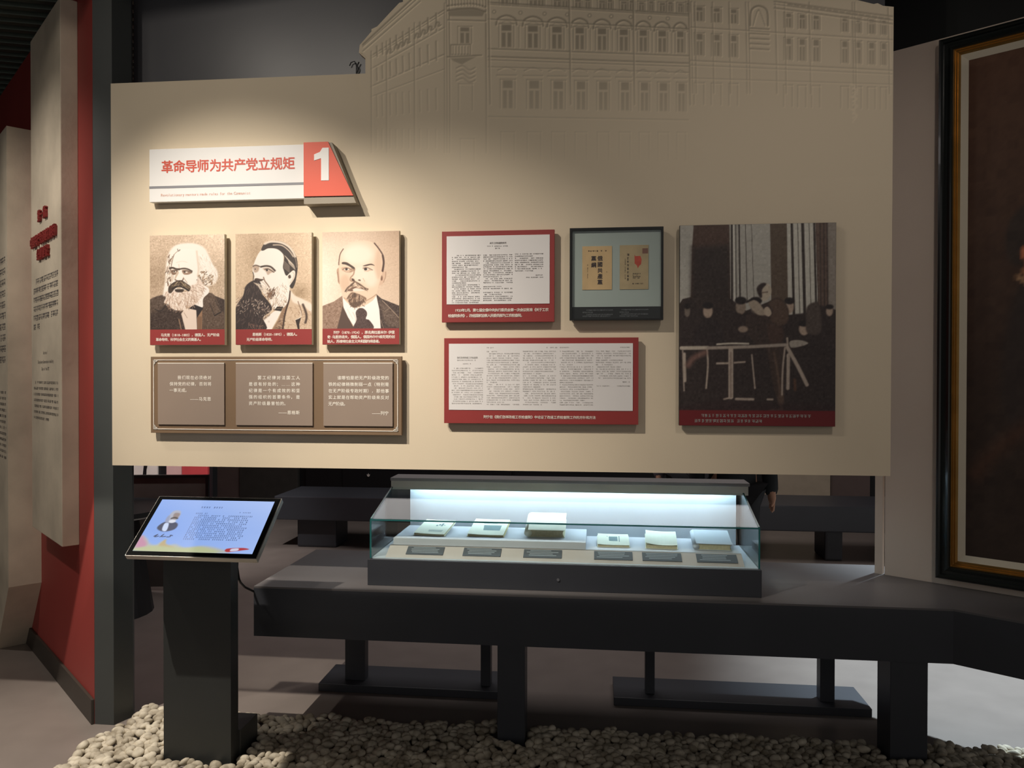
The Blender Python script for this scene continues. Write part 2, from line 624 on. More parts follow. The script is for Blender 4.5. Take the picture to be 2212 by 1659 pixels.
    def gradient(s, f):
        X, Y = np.meshgrid((s.xs - s.x0) / (s.x1 - s.x0), (s.ys - s.y0) / (s.y1 - s.y0))
        s.A = f(X[..., None], Y[..., None], s.A)


def tolin(A):
    c = np.clip(A, 0, 255) / 255
    return np.where(c <= 0.04045, c / 12.92, ((c + 0.055) / 1.055) ** 2.4)


def sheet(name, cv, x0, x1, z0, z1, y, mat, parent, keep=None, height=None, tilt=None):
    """flat printed sheet in the x-z plane (or placed by tilt), one vertex per painted sample"""
    off = origin(parent)
    ny, nx = cv.ny, cv.nx
    U, Vv = np.meshgrid(np.linspace(x0, x1, nx), np.linspace(z1, z0, ny))
    co = np.zeros((ny, nx, 3))
    co[..., 0], co[..., 1], co[..., 2] = U - off.x, y - off.y, Vv - off.z
    if height is not None:
        co[..., 1] -= height
    if tilt is not None:
        co = tilt(U, Vv)
    idx = np.arange(nx * ny).reshape(ny, nx)
    q = np.stack([idx[1:, :-1], idx[1:, 1:], idx[:-1, 1:], idx[:-1, :-1]], -1).reshape(-1, 4)
    if keep is not None:
        k = keep[1:, :-1] & keep[1:, 1:] & keep[:-1, 1:] & keep[:-1, :-1]
        q = q[k.reshape(-1)]
    me = bpy.data.meshes.new(name)
    me.vertices.add(nx * ny)
    me.vertices.foreach_set('co', co.reshape(-1).astype(np.float32))
    me.loops.add(q.size)
    me.loops.foreach_set('vertex_index', q.reshape(-1).astype(np.int32))
    me.polygons.add(len(q))
    me.polygons.foreach_set('loop_start', np.arange(0, q.size, 4, dtype=np.int32))
    me.update(calc_edges=True)
    at = me.attributes.new('ink', 'FLOAT_COLOR', 'POINT')
    c = np.ones((ny * nx, 4), np.float32)
    c[:, :3] = tolin(cv.A).reshape(-1, 3)
    at.data.foreach_set('color', c.reshape(-1))
    me.validate()
    return link(name, me, mat, parent, smooth=height is not None)

# ---------------------------------------------------------------- setting
def structure(o):
    o['kind'] = 'structure'
    return o


VP = 3.25          # front plane of the big display panel
RW = math.radians(-41.4)     # red wall direction
RO = (-2.289, 3.286, 0.0)
BW = math.radians(-36)       # right-hand display wall
BO = (1.364, 3.828, 0.0)

structure(box('floor', -9, 6.5, -2.5, 11, -0.1, 0, M['floor']))
structure(box('ceiling', -9, 6.5, -2.5, 11, 4.1, 4.2, M['ceil']))

# red wall on the left with its baseboard and the charcoal column that ends it
wl = structure(thing('wall_left', 'red painted wall behind the hanging concrete slabs', None, RO, RW))
box('wall_face', -5.0, -0.005, 0, 0.1, 0, 3.5, M['red_wall'], wl)
bl = structure(thing('baseboard_left', 'dark baseboard along the red wall', None, RO, RW))
box('baseboard_board', -5.0, -0.005, -0.014, 0.0, 0, 0.115, M['base'], bl, 0.003)
structure(prism_xy('trim_1', [(-2.292, 3.29), (-2.198, 3.29), (-2.165, 3.385), (-2.18, 3.42), (-2.292, 3.42)], 0, 4.1, M['column']))

# slatted ceiling over the left bay
cl = structure(thing('ceiling_left', 'dark slatted ceiling over the red wall', None, (-3.2, 3.9, 3.53), math.radians(19)))
box('backing', -1.9, 1.0, -1.6, 2.0, 0.06, 0.1, M['ceil'], cl)
sl = None
for k in range(36):
    if sl is None:
        sl = box('slat', -1.9, 1.0, -0.022, 0.022, 0.0, 0.05, M['slat'], cl, 0.004)
        sl.location.y = -1.6
    else:
        c = sl.copy()
        COL.objects.link(c)
        c.parent = cl
        c.location.y = -1.6 + 0.1 * k

# dark wall above and behind the panel
structure(box('wall_back', -2.2, 1.22, 3.46, 3.56, 1.27, 4.1, M['upper']))

# display wall on the right, standing behind the bench
wr = structure(thing('wall_right', 'beige display wall behind the gilt framed painting', None, BO, BW))
box('wall_face', 0.0, 2.6, 0, 0.06, 0.6605, 3.137, M['wallr'], wr)
box('upper_wall', -0.06, 2.6, 0.07, 0.12, 2.9, 4.1, M['ceil'], wr)
t2 = structure(prism_yz('trim_2', [(0.0, 0)] + [(0, 0)] * 0 + [(0.0, 1.3), (0.03, 1.3), (0.03, 0.0)], 0, 0.034, M['wallr']))
t2.location = (BO[0] - 0.045 * math.cos(BW), BO[1] - 0.045 * math.sin(BW), 0.66)
t2.rotation_euler = (0, 0, BW)

# the hall behind: far wall in flat dark panels
fw = structure(thing('wall_far', 'dark panelled wall at the back of the hall', None, (0, 9.0, 0)))
box('wall_face', -9, 6.5, 9.08, 9.2, 0, 4.1, M['far_c'], fw)
for (a, b, m, t) in ((-4.70, -4.36, 'far_b', 0.06), (-4.36, -3.62, 'far_a', 0.08), (-3.53, -3.06, 'far_c', 0.05),
                     (-3.06, -1.0, 'far_c', 0.07), (1.9, 2.62, 'far_d', 0.07), (2.62, 3.06, 'far_b', 0.04)):
    box('panel', a, b, 9.08 - t, 9.08, 0, 3.6, M[m], fw, 0.006)
structure(box('wall_far_side', -9.0, -8.9, -2.5, 9.0, 0, 4.1, M['ceil']))

# ---------------------------------------------------------------- the big panel with the building in low relief
pc = (math.cos(YAW), math.sin(YAW), math.cos(PITCH), math.sin(PITCH), math.cos(ROLL), math.sin(ROLL))


def pz(px, py, v=VP):
    """photo point -> (u mm, -z mm) on the panel's own plane, used to draw the relief"""
    cy, sy, cp, sp, cr, sr = pc
    a, b = (px - W / 2) / FPX, -(py - H / 2) / FPX
    X, Z2 = cr * a - sr * b, sr * a + cr * b
    Y, z = cp - sp * Z2, sp + cp * Z2
    du, dv = cy * X - sy * Y, sy * X + cy * Y
    return (du * v / dv * 1000, -(1.6 + z * v / dv) * 1000)


OUT = [(-2.175, 1.198), (1.178, 1.202), (1.18, 3.088), (1.139, 3.094), (1.118, 3.106), (1.103, 3.103), (1.041, 3.122), (0.77, 3.148),
       (0.363, 3.182), (-0.1, 3.23), (-0.647, 3.26), (-0.833, 3.241), (-0.834, 3.212), (-0.85, 3.209), (-0.891, 3.169), (-0.948, 3.112),
       (-0.973, 3.102), (-0.973, 3.092), (-1.025, 3.036), (-1.029, 3.003), (-1.0, 2.977), (-1.0, 2.912), (-2.177, 2.916)]
ep = thing('mural_board', 'large beige display panel with a stepped top and a faint old building in relief', 'display panel', (-0.5, VP, 1.198))
prism_xz('board', OUT, VP, VP + 0.04, M['panel'], ep)
for x in (-2.1, -0.1, 0.9):
    box('bracket', x, x + 0.15, VP + 0.04, 3.459, 2.5, 2.6, M['black'], ep)

fc = Canvas(-1030, -3265, 1180, -2300, 3.6, (128, 128, 128))


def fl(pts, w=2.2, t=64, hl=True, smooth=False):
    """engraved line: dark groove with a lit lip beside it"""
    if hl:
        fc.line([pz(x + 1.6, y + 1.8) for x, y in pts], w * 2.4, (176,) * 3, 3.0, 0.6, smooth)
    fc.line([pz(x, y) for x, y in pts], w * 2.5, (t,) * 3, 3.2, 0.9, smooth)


def fp(pts, t=90, a=0.8, soft=3):
    fc.poly([pz(x, y) for x, y in pts], (t,) * 3, soft, a, smooth=False)


def fwindow(x, y, w, h, arch=False, pane=True):
    if arch:
        fl([(x - w * 0.85, y + 2), (x - w * 0.7, y - h * 0.22), (x, y - h * 0.36), (x + w * 0.7, y - h * 0.22), (x + w * 0.85, y + 2)], 3, 84, True, True)
        fl([(x - w * 0.5, y), (x, y - h * 0.14), (x + w * 0.5, y)], 1.4, 100, False, True)
    fl([(x - w * 0.62, y), (x - w * 0.62, y + h)], 1.5, 92)
    fl([(x + w * 0.62, y), (x + w * 0.62, y + h)], 1.5, 92)
    fl([(x - w * 0.62, y), (x + w * 0.62, y)], 1.5, 96)
    if pane:
        fp([(x - w * 0.4, y + 2), (x + w * 0.4, y + 2), (x + w * 0.4, y + h * 0.3), (x - w * 0.4, y + h * 0.3)], 82)
        fp([(x - w * 0.4, y + h * 0.38), (x - w * 0.07, y + h * 0.38), (x - w * 0.07, y + h), (x - w * 0.4, y + h)], 86)
        fp([(x + w * 0.09, y + h * 0.38), (x + w * 0.4, y + h * 0.38), (x + w * 0.4, y + h), (x + w * 0.09, y + h)], 86)


# right-hand wing of the building
WX = [(1092, 26), (1149, 26), (1201, 25), (1250, 22), (1298, 22), (1345, 21), (1387, 19), (1428, 20), (1467, 17)]
for i, (x, w) in enumerate(WX):
    s = (x - 1092) * 0.036
    fwindow(x, 52 + s, w, 50 - s * 0.2, True)
    fwindow(x - (4 if i % 3 == 0 else 0), -8 + s, w * 0.7, 20)
    fwindow(x + 17, -10 + s, w * 0.55, 22)
    fwindow(x + 3, 172 + s * 0.4, w, 62)
    fl([(x - w * 0.7, 152 + s * 0.4), (x, 146 + s * 0.4), (x + w * 0.7, 152 + s * 0.4)], 2, 94, True, True)
    fl([(x - w * 0.8, 163 + s * 0.4), (x + w * 0.8, 163 + s * 0.4)], 2, 98)
    fwindow(x + 3, 285, w * 0.9, 60, False, False)
    if i % 3 != 2:
        fl([(x + w * 1.05, 56 + s), (x + w * 1.05, 102 + s)], 1.5, 100)
    fc.ell(*pz(x - 27, 26 + s), 9, 9, (96,) * 3, 3, 0.7)
    fc.ell(*pz(x - 27, 26 + s), 4, 4, (150,) * 3, 2, 0.8)
for y0, y1, w in ((6, 30, 2.6), (10, 34, 1.4), (42, 62, 2.0), (106, 120, 2.0), (123, 136, 2.6), (130, 143, 1.4), (145, 156, 1.2), (252, 258, 1.6)):
    fl([(1053, y0), (1485, y1)], w, 84)
for x in (1053, 1227, 1365, 1485):
    fl([(x, -20), (x + 2, 110), (x + 4, 225)], 2.4, 88)
# corner bay with balcony
for x in (962, 968, 1047):
    fl([(x, -20), (x + 2, 200), (x + 2, 330)], 2.0, 84)
for y in (14, 24):
    fl([(964, y), (985, y - 6 + 3), (1020, y - 5), (1046, y + 2)], 3.0, 78, True, True)
fp([(966, 26), (985, 18), (1020, 18), (1045, 26), (1040, 36), (968, 36)], 92, 0.8)
for k in range(12):
    fl([(968 + k * 6.6, -6), (969 + k * 6.6, 13)], 1.4, 92)
fl([(966, 44), (1046, 46)], 2.2, 86)
fwindow(1002, 58, 24, 36)
fl([(972, 98), (1014, 97), (1014, 118), (972, 119), (972, 98)], 2.0, 84)
for k in range(6):
    fl([(977 + k * 6.5, 101), (977 + k * 6.5, 117)], 1.3, 88)
fp([(966, 124), (1034, 120), (1010, 132), (996, 140), (980, 134)], 92, 0.8)
fl([(964, 124), (1038, 120)], 2.2, 80)
for k in range(4):
    fl([(984, 148 + k * 9), (998, 143 + k * 9), (1012, 152 + k * 9), (1024, 147 + k * 9)], 2.0, 92, True, True)
fwindow(1004, 182, 24, 56, False, False)
fwindow(1008, 300, 24, 50, False, False)
# left-hand wing, falling away to the left
for (y0, y1, w) in ((2, 98, 3.0), (7, 102, 1.4), (18, 112, 1.4)):
    fl([(905 - (5 if y0 < 5 else 0), y0 - 14), (782, y1)], w, 84)
for y0, y1, w in ((22, 122, 2.0), (28, 127, 1.2), (60, 150, 1.4), (118, 188, 1.8), (150, 210, 1.0)):
    fl([(958, y0), (800, y1)], w, 88)
for x in (800, 833, 893, 958):
    fl([(x, 8 + (958 - x) * 0.66), (x + 1, 230), (x + 1, 330)], 2.0, 92)
for i, x in enumerate((812, 824, 841, 854, 868, 882, 905, 922, 940)):
    y = 20 + (958 - x) * 0.56
    hh = 20 + (x - 800) * 0.12
    fl([(x, y), (x + 1, y + hh)], 2.8, 92)
    y = 72 + (958 - x) * 0.46
    fl([(x, y + 10), (x + 1, y + 14 + hh)], 2.8, 96)
    y = 190 + (958 - x) * 0.12
    fl([(x, y), (x + 1, y + 45)], 2.2, 100)
    fl([(x, 280), (x, 320)], 2.0, 106)
for i, x in enumerate((840, 856, 866, 878, 900, 914, 928, 944)):
    y = 44 + (958 - x) * 0.56
    fl([(x - 6, y + 8), (x - 3, y - 2), (x + 3, y - 1), (x + 1, y + 6), (x + 6, y + 3)], 2.4, 84, True, True)
    fc.ell(*pz(x, y + 2), 8, 9, (104,) * 3, 3, 0.5)
# neighbour building further right
for x, w in ((1508, 17), (1545, 17), (1582, 15), (1700, 15), (1730, 14), (1760, 14), (1822, 13), (1850, 13), (1880, 13), (1906, 10)):
    s = (x - 1500) * 0.07
    fwindow(x, 12 + s, w, 32)
    fwindow(x, 70 + s * 0.7, w, 48)
    fwindow(x, 178 + s * 0.3, w, 46, False, False)
for x in (1490, 1498, 1536, 1572, 1608, 1614, 1672, 1692, 1745, 1838, 1843, 1915):
    fl([(x, 4), (x + 3, 134), (x + 4, 200)], 1.8, 92)
fl([(1618, 54), (1620, 22), (1636, 12), (1654, 22), (1656, 54)], 3.0, 84, True, True)
fl([(1624, 54), (1636, 20), (1650, 54)], 1.6, 94, True, True)
for k in range(5):
    fl([(1618, 60 + k * 11), (1658, 62 + k * 11)], 2.6, 90)
for y0, y1, w in ((2, 34, 2.6), (8, 42, 1.6), (16, 50, 2.4), (58, 84, 1.6), (130, 150, 2.0), (140, 158, 1.2), (168, 180, 1.2)):
    fl([(1490 if y0 > 20 else 1670, y0), (1926, y1)], w, 92)
for k in range(16):
    fl([(1700 + k * 14, 8 + k * 2.0), (1708 + k * 14, 9 + k * 2.0)], 3.0, 98, False)
for k in range(9):
    fl([(1836 + (k % 3) * 6, 180 + k * 9), (1844 + (k % 2) * 5, 184 + k * 9), (1840, 190 + k * 9)], 2.2, 150, False, True)
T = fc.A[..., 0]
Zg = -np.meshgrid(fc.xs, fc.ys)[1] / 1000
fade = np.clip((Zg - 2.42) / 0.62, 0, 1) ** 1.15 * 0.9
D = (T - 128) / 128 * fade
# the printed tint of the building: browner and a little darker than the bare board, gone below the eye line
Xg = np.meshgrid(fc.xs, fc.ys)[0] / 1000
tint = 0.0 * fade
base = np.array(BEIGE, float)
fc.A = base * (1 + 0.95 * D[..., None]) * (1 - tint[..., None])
dd, ins = fc.dist([(x * 1000, -z * 1000) for x, z in OUT], True, *np.meshgrid(fc.xs, fc.ys))
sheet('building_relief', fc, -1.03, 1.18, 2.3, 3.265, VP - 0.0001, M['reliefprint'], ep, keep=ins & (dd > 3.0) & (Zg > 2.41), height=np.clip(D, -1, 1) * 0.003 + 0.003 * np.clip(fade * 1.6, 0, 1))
ep.children[-1]['label'] = 'faint engraved row of old town facades'

# loose wire and hook on the dark wall at the step of the panel
wi = thing('wall_wire', 'thin dark wire with a hooked end above the step of the beige panel', 'wire', (-1.1, 3.455, 2.95))
tube('wire', [(-1.105, 3.452, 2.93), (-1.104, 3.45, 3.03), (-1.112, 3.448, 3.05), (-1.128, 3.447, 3.045), (-1.135, 3.447, 3.03)], 0.0025, M['black'], wi, 6)
tube('hook', [(-1.098, 3.45, 3.0), (-1.094, 3.448, 3.015), (-1.098, 3.446, 3.03), (-1.09, 3.446, 3.045)], 0.003, M['black'], wi, 6)

# ---------------------------------------------------------------- title sign
sg = thing('title_sign', 'white title sign with orange red end block reading 1', 'sign', (-1.5, VP, 2.37))
box('plate', -1.972, -1.252, VP - 0.035, VP - 0.008, 2.371, 2.604, M['white'], sg, 0.0015)
box('mount', -1.9, -1.3, VP - 0.008, VP, 2.41, 2.57, M['edge_grey'], sg)
box('stripe', -1.972, -1.2535, VP - 0.0362, VP - 0.034, 2.4305, 2.4405, M['greyline'], sg)
rb = prism_xz('number_block', [(-1.252, 2.340), (-1.022, 2.340), (-1.128, 2.600), (-1.252, 2.600)], VP - 0.062, VP, M['edge_grey'], sg)
prism_xz('number_face', [(-1.251, 2.3715), (-1.033, 2.3705), (-1.143, 2.602), (-1.251, 2.602)], VP - 0.068, VP - 0.060, M['orange'], rb)
prism_xz('numeral', [(-1.204, 2.549), (-1.178, 2.559), (-1.167, 2.576), (-1.139, 2.576), (-1.139, 2.437), (-1.173, 2.437), (-1.173, 2.532), (-1.204, 2.523)],
         VP - 0.0695, VP - 0.067, M['white'], rb)
lettering('lettering', [('革命导师为共产党立规矩', -1.916, 2.503, -1.306)], 0.0575, M['redtext'], sg, VP - 0.0358, 0.021, 0.0)
lettering('subtitle', [('Revolutionary mentors made rules for the Communist', -1.917, 2.3945, -1.505)], 0.0175, M['paleorange'], sg, VP - 0.0358, 0.0)


# ---------------------------------------------------------------- portraits
def board(name, label, cat, x0, x1, z0, z1, mat, group=None, front=VP - 0.035, thick=0.02):
    t = thing(name, label, cat, ((x0 + x1) / 2, VP, z0), 0, group)
    box('backing', x0, x1, front + 0.001, front + thick, z0, z1, mat, t, 0.001)
    w, h = (x1 - x0) * 0.12, (z1 - z0) * 0.12
    box('mount', x0 + w, x1 - w, front + thick, VP, z0 + h, z1 - h, M['edge_grey'], t)
    return t


FR = VP - 0.035
SKD, MID, DK = (120, 92, 74), (176, 148, 124), (58, 46, 40)


def down(x, y): return PI / 2


def portrait_white_beard():
    c = Canvas(15, 32, 1258, 1612, 6.5, (206, 182, 158))
    c.gradient(lambda X, Y, A: A + 26 * np.clip(X - 0.45, 0, 1) * (1 - Y) * 2 - 34 * np.exp(-((Y - 0.45) / 0.25) ** 2) * (1 - 0.3 * X) - 20 * (X > 0.9) * np.clip(Y - 0.2, 0, 1))
    c.grain(8)
    coat = [(15, 1110), (120, 1060), (240, 1030), (300, 1150), (430, 1260), (560, 1300), (700, 1250), (890, 1230), (900, 1120), (1000, 1000), (1090, 1050), (1260, 1120), (1260, 1620), (15, 1620)]
    c.poly(coat, (62, 48, 42), 8, smooth=False)
    c.poly([(15, 1110), (240, 1040), (300, 1150), (150, 1300), (15, 1320)], (84, 68, 58), 20)
    c.poly([(905, 1110), (1000, 1005), (1100, 1060), (1200, 1300), (1250, 1350), (1250, 1620), (900, 1620)], (92, 74, 62), 14)
    c.grain(8, coat)
    c.line([(100, 1270), (200, 1300), (290, 1200)], 12, (36, 28, 26), 6)
    c.line([(1010, 1180), (1060, 1300), (1090, 1390)], 10, (50, 40, 36), 6)
    c.line([(1095, 1385), (1200, 1325)], 18, (34, 26, 24), 5)
    c.line([(1100, 1120), (1200, 1310)], 8, (40, 32, 30), 5)
    c.poly([(540, 1350), (600, 1255), (790, 1285), (802, 1620), (610, 1620)], (226, 207, 192), 5, smooth=False)
    c.line([(585, 1330), (640, 1420)], 7, (150, 122, 104), 3)
    c.line([(545, 1350), (612, 1615)], 12, (210, 190, 174), 3)
    c.line([(500, 1440), (540, 1620)], 16, (150, 120, 96), 5)
    c.poly([(870, 890), (985, 915), (1000, 1000), (905, 1100), (895, 1245), (770, 1195), (840, 1110)], (241, 232, 225), 6)
    c.poly([(665, 1262), (760, 1195), (905, 1255), (890, 1290), (810, 1430), (790, 1290)], (40, 33, 34), 6, smooth=False)
    c.poly([(803, 1420), (890, 1285), (885, 1620), (806, 1620)], (146, 112, 86), 5, smooth=False)
    for x in (822, 846, 868):
        c.line([(x, 1400), (x - 4, 1615)], 9, (84, 60, 46), 4)
    c.poly([(285, 560), (305, 420), (355, 290), (450, 200), (620, 168), (800, 185), (930, 260), (1010, 400), (1060, 520), (1130, 620), (1150, 720), (1120, 820), (1040, 880), (960, 880), (900, 860), (830, 900), (600, 950), (330, 1000), (245, 1050), (240, 980), (270, 800)], (238, 228, 218), 22)
    c.hairs([(820, 300), (1010, 420), (1130, 640), (1120, 820), (960, 870), (840, 700)], 130, 55, 5, [(214, 198, 182), (250, 244, 238), (196, 176, 156)], lambda x, y: 1.1 + (x - 850) / 500)
    c.hairs([(840, 640), (960, 640), (1080, 720), (1080, 840), (900, 860), (830, 800)], 60, 46, 14, [(120, 92, 68), (150, 120, 92), (86, 64, 48)], lambda x, y: 0.8 + y / 500, 0.9)
    c.hairs([(930, 700), (1080, 700), (1080, 850), (930, 860)], 30, 40, 8, [(244, 234, 222), (230, 214, 196)], lambda x, y: 0.7, 0.9)
    c.poly([(400, 450), (450, 340), (560, 270), (700, 270), (800, 310), (825, 450), (835, 620), (805, 740), (760, 830), (650, 850), (560, 800), (385, 840), (368, 700), (375, 590)], (239, 230, 221), 12)
    c.line([(800, 310), (815, 450), (830, 600), (815, 720)], 22, (206, 182, 160), 14, 0.7)
    c.line([(420, 360), (400, 430), (380, 520), (372, 580)], 10, (110, 84, 66), 5)
    c.line([(480, 265), (495, 300), (520, 275)], 9, (60, 48, 40), 4)
    c.line([(420, 360), (470, 310), (520, 290)], 7, (140, 112, 92), 4)
    c.hairs([(320, 350), (410, 340), (375, 560), (385, 800), (340, 880), (290, 820), (300, 560)], 70, 50, 11, [(120, 90, 70), (80, 60, 48), (200, 180, 160)], lambda x, y: 1.75, 0.7)
    c.line([(460, 490), (560, 470), (640, 490)], 8, (218, 200, 184), 6, 0.8)
    c.line([(500, 520), (510, 590)], 9, (206, 186, 168), 6, 0.8)
    c.poly([(378, 615), (480, 620), (478, 670), (400, 700), (372, 660)], (128, 100, 82), 10)
    c.poly([(555, 620), (640, 620), (725, 660), (660, 690), (580, 685)], (150, 122, 102), 10)
    c.line([(352, 585), (400, 578), (450, 598), (505, 604)], 30, (66, 52, 42), 7)
    c.line([(500, 604), (580, 592), (650, 604), (718, 640)], 24, (70, 56, 46), 7)
    c.ell(432, 645, 26, 12, (228, 214, 200), 4)
    c.ell(425, 643, 11, 11, (44, 34, 30), 3)
    c.ell(618, 655, 34, 12, (228, 214, 200), 4)
    c.ell(600, 652, 13, 13, (44, 34, 30), 3)
    c.line([(570, 640), (640, 632), (720, 664)], 8, (60, 46, 40), 3)
    c.line([(385, 632), (470, 628)], 8, (60, 46, 40), 3)
    c.line([(590, 690), (650, 695), (690, 680)], 6, (150, 122, 104), 4)
    c.poly([(472, 640), (500, 660), (460, 740), (440, 780), (425, 770), (450, 690)], (200, 178, 158), 7)
    c.line([(440, 780), (500, 802), (560, 790), (575, 760)], 16, (96, 72, 58), 6)
    c.line([(575, 740), (610, 790), (640, 830)], 9, (170, 142, 122), 5)
    c.poly([(372, 690), (420, 720), (400, 800), (375, 800)], (214, 196, 180), 10)
    beard = [(250, 1000), (330, 960), (430, 960), (520, 985), (660, 970), (700, 880), (790, 850), (830, 740), (900, 850), (930, 900), (900, 1020), (830, 1140), (740, 1210), (640, 1235), (560, 1290), (460, 1290), (370, 1250), (330, 1190), (250, 1160), (290, 1080)]
    c.poly(beard, (224, 205, 191), 9)
    c.hairs(beard, 260, 60, 7, [(176, 146, 124), (250, 241, 232), (198, 172, 152), (148, 118, 98)], lambda x, y: 1.35 - (x - 500) / 700, 0.8)
    c.poly([(325, 985), (335, 890), (430, 812), (540, 788), (640, 850), (695, 900), (670, 975), (600, 935), (520, 900), (440, 925), (370, 1000)], (66, 52, 43), 8)
    c.hairs([(335, 900), (430, 820), (540, 800), (640, 860), (690, 920), (600, 920), (440, 910)], 70, 44, 7, [(140, 120, 92), (96, 78, 60), (188, 168, 140)], lambda x, y: 2.4 if x < 520 else 0.6, 0.4)
    c.line([(390, 930), (460, 895), (520, 890), (600, 925), (660, 960)], 22, (38, 30, 28), 6)
    c.ell(505, 916, 36, 10, (176, 152, 126), 5)
    c.poly([(440, 940), (580, 940), (560, 985), (460, 985)], (60, 47, 40), 10)
    return c


def portrait_dark_beard():
    c = Canvas(10, 5, 1275, 1605, 6.5, (208, 182, 154))
    c.gradient(lambda X, Y, A: A + 34 * np.clip(X - 0.75, 0, 1) * 3 * np.clip(0.7 - Y, 0, 1) - 26 * np.exp(-(((X - 0.28) / 0.14) ** 2 + ((Y - 0.2) / 0.2) ** 2)) - 40 * np.exp(-(((X - 0.84) / 0.12) ** 2 + ((Y - 0.62) / 0.08) ** 2)))
    c.grain(6)
    c.poly([(830, 1620), (880, 1200), (915, 955), (1000, 1050), (1130, 1110), (1280, 1200), (1280, 1620)], (206, 180, 154), 7, smooth=False)
    c.poly([(915, 955), (1000, 1050), (1130, 1110), (1280, 1200), (1280, 1330), (1130, 1220), (960, 1150)], (232, 216, 200), 20)
    c.hairs([(880, 1250), (1050, 1200), (1270, 1300), (1270, 1600), (850, 1600)], 130, 50, 6, [(176, 146, 120), (222, 200, 178), (150, 120, 96)], lambda x, y: 0.9, 1.2)
    c.poly([(800, 1255), (912, 1000), (880, 1200), (795, 1610), (620, 1610), (720, 1450)], (150, 120, 96), 7, smooth=False)
    c.hairs([(740, 1450), (860, 1250), (800, 1600), (650, 1600)], 60, 30, 9, [(80, 60, 50), (186, 160, 136)], lambda x, y: 0.3, 0.4)
    c.line([(915, 975), (900, 1120), (835, 1350), (795, 1610)], 26, (66, 48, 40), 6)
    c.line([(1050, 1150), (1100, 1300), (1110, 1380)], 12, (120, 92, 74), 8)
    c.line([(1130, 1200), (1180, 1330), (1190, 1420), (1170, 1500)], 34, (70, 54, 46), 12)
    c.poly([(1005, 1450), (1100, 1405), (1070, 1520), (1075, 1610), (1045, 1610)], (52, 40, 36), 5, smooth=False)
    c.line([(1085, 1300), (1100, 1400), (1005, 1450)], 10, (240, 228, 214), 4)
    c.poly([(450, 280), (560, 250), (700, 268), (800, 350), (812, 500), (832, 650), (880, 700), (940, 650), (990, 630), (1002, 700), (962, 800), (922, 880), (905, 1000), (880, 1150), (800, 1250), (650, 1272), (560, 1100), (440, 960), (330, 830), (318, 760), (330, 720), (300, 660), (302, 560), (375, 370)], (237, 228, 219), 8)
    c.poly([(478, 1440), (560, 1380), (660, 1300), (775, 1300), (705, 1440), (610, 1610), (522, 1610)], (240, 230, 222), 6, smooth=False)
    c.ell(565, 1478, 14, 14, (190, 170, 156), 3)
    c.ell(565, 1478, 9, 9, (240, 230, 222), 3)
    hair = [(440, 280), (480, 190), (560, 150), (700, 135), (830, 170), (950, 270), (1020, 400), (1045, 560), (1030, 700), (1000, 850), (955, 930), (915, 900), (920, 870), (990, 760), (1002, 650), (960, 630), (900, 690), (850, 712), (812, 620), (800, 560), (820, 430), (800, 350), (700, 268), (560, 255), (480, 290)]
    c.poly(hair, (56, 46, 42), 6)
    c.line([(500, 178), (600, 145), (760, 160), (880, 220), (960, 310), (1000, 400)], 34, (222, 206, 188), 8)
    c.line([(640, 200), (780, 210), (900, 300), (970, 400)], 18, (200, 180, 160), 6)
    for k in range(9):
        c.line([(830 + k * 10, 380 + k * 14), (880 + k * 12, 440 + k * 12), (905 + k * 12, 520 + k * 12)], 8, (206, 190, 172), 4, 0.9)
    for k in range(6):
        c.line([(815, 470 + k * 22), (860, 510 + k * 22), (910, 560 + k * 20)], 6, (190, 170, 152), 4, 0.8)
    c.line([(960, 330), (1010, 450), (1030, 580)], 8, (176, 156, 138), 5)
    c.poly([(868, 745), (900, 682), (968, 640), (1000, 662), (990, 745), (930, 842), (890, 872)], (234, 223, 212), 5)
    c.poly([(886, 724), (918, 700), (934, 745), (902, 764)], (80, 62, 52), 7)
    c.line([(960, 660), (985, 690), (965, 770), (920, 840)], 7, (180, 156, 136), 4)
    c.poly([(300, 545), (350, 528), (405, 550), (392, 630), (350, 655), (318, 640)], (184, 160, 142), 14)
    c.ell(345, 598, 14, 12, (190, 170, 156), 4)
    c.ell(340, 598, 9, 9, (26, 20, 20), 3)
    c.line([(302, 552), (350, 534), (415, 556)], 15, (84, 66, 56), 6)
    c.poly([(465, 590), (560, 578), (665, 648), (600, 665), (550, 698), (515, 640)], (190, 166, 148), 14)
    c.line([(435, 562), (520, 548), (600, 566), (668, 628)], 28, (64, 50, 42), 7)
    c.ell(545, 622, 30, 15, (200, 182, 168), 4)
    c.ell(535, 620, 17, 16, (30, 24, 22), 4)
    c.line([(500, 605), (560, 600), (650, 655)], 12, (56, 44, 38), 4)
    c.line([(298, 650), (312, 700), (304, 780)], 12, (60, 48, 42), 5)
    c.poly([(325, 770), (360, 750), (430, 765), (480, 770), (440, 800), (360, 800)], (76, 58, 48), 7)
    c.line([(478, 738), (500, 800), (545, 860), (575, 905)], 16, (120, 90, 72), 7)
    c.line([(440, 800), (500, 850), (530, 890)], 8, (190, 166, 146), 5)
    c.hairs([(560, 920), (700, 900), (835, 740), (800, 800), (850, 880), (880, 1000), (850, 1150), (780, 1240), (650, 1270), (560, 1140), (450, 1010), (450, 900)], 260, 48, 6, [(166, 136, 112), (120, 92, 72), (246, 238, 228), (206, 184, 164)], lambda x, y: 1.9 - (x - 600) / 600, 0.7)
    c.hairs([(540, 920), (660, 900), (680, 1000), (640, 1080), (560, 1020)], 50, 60, 11, [(90, 66, 52), (130, 98, 76)], lambda x, y: 1.9, 0.5)
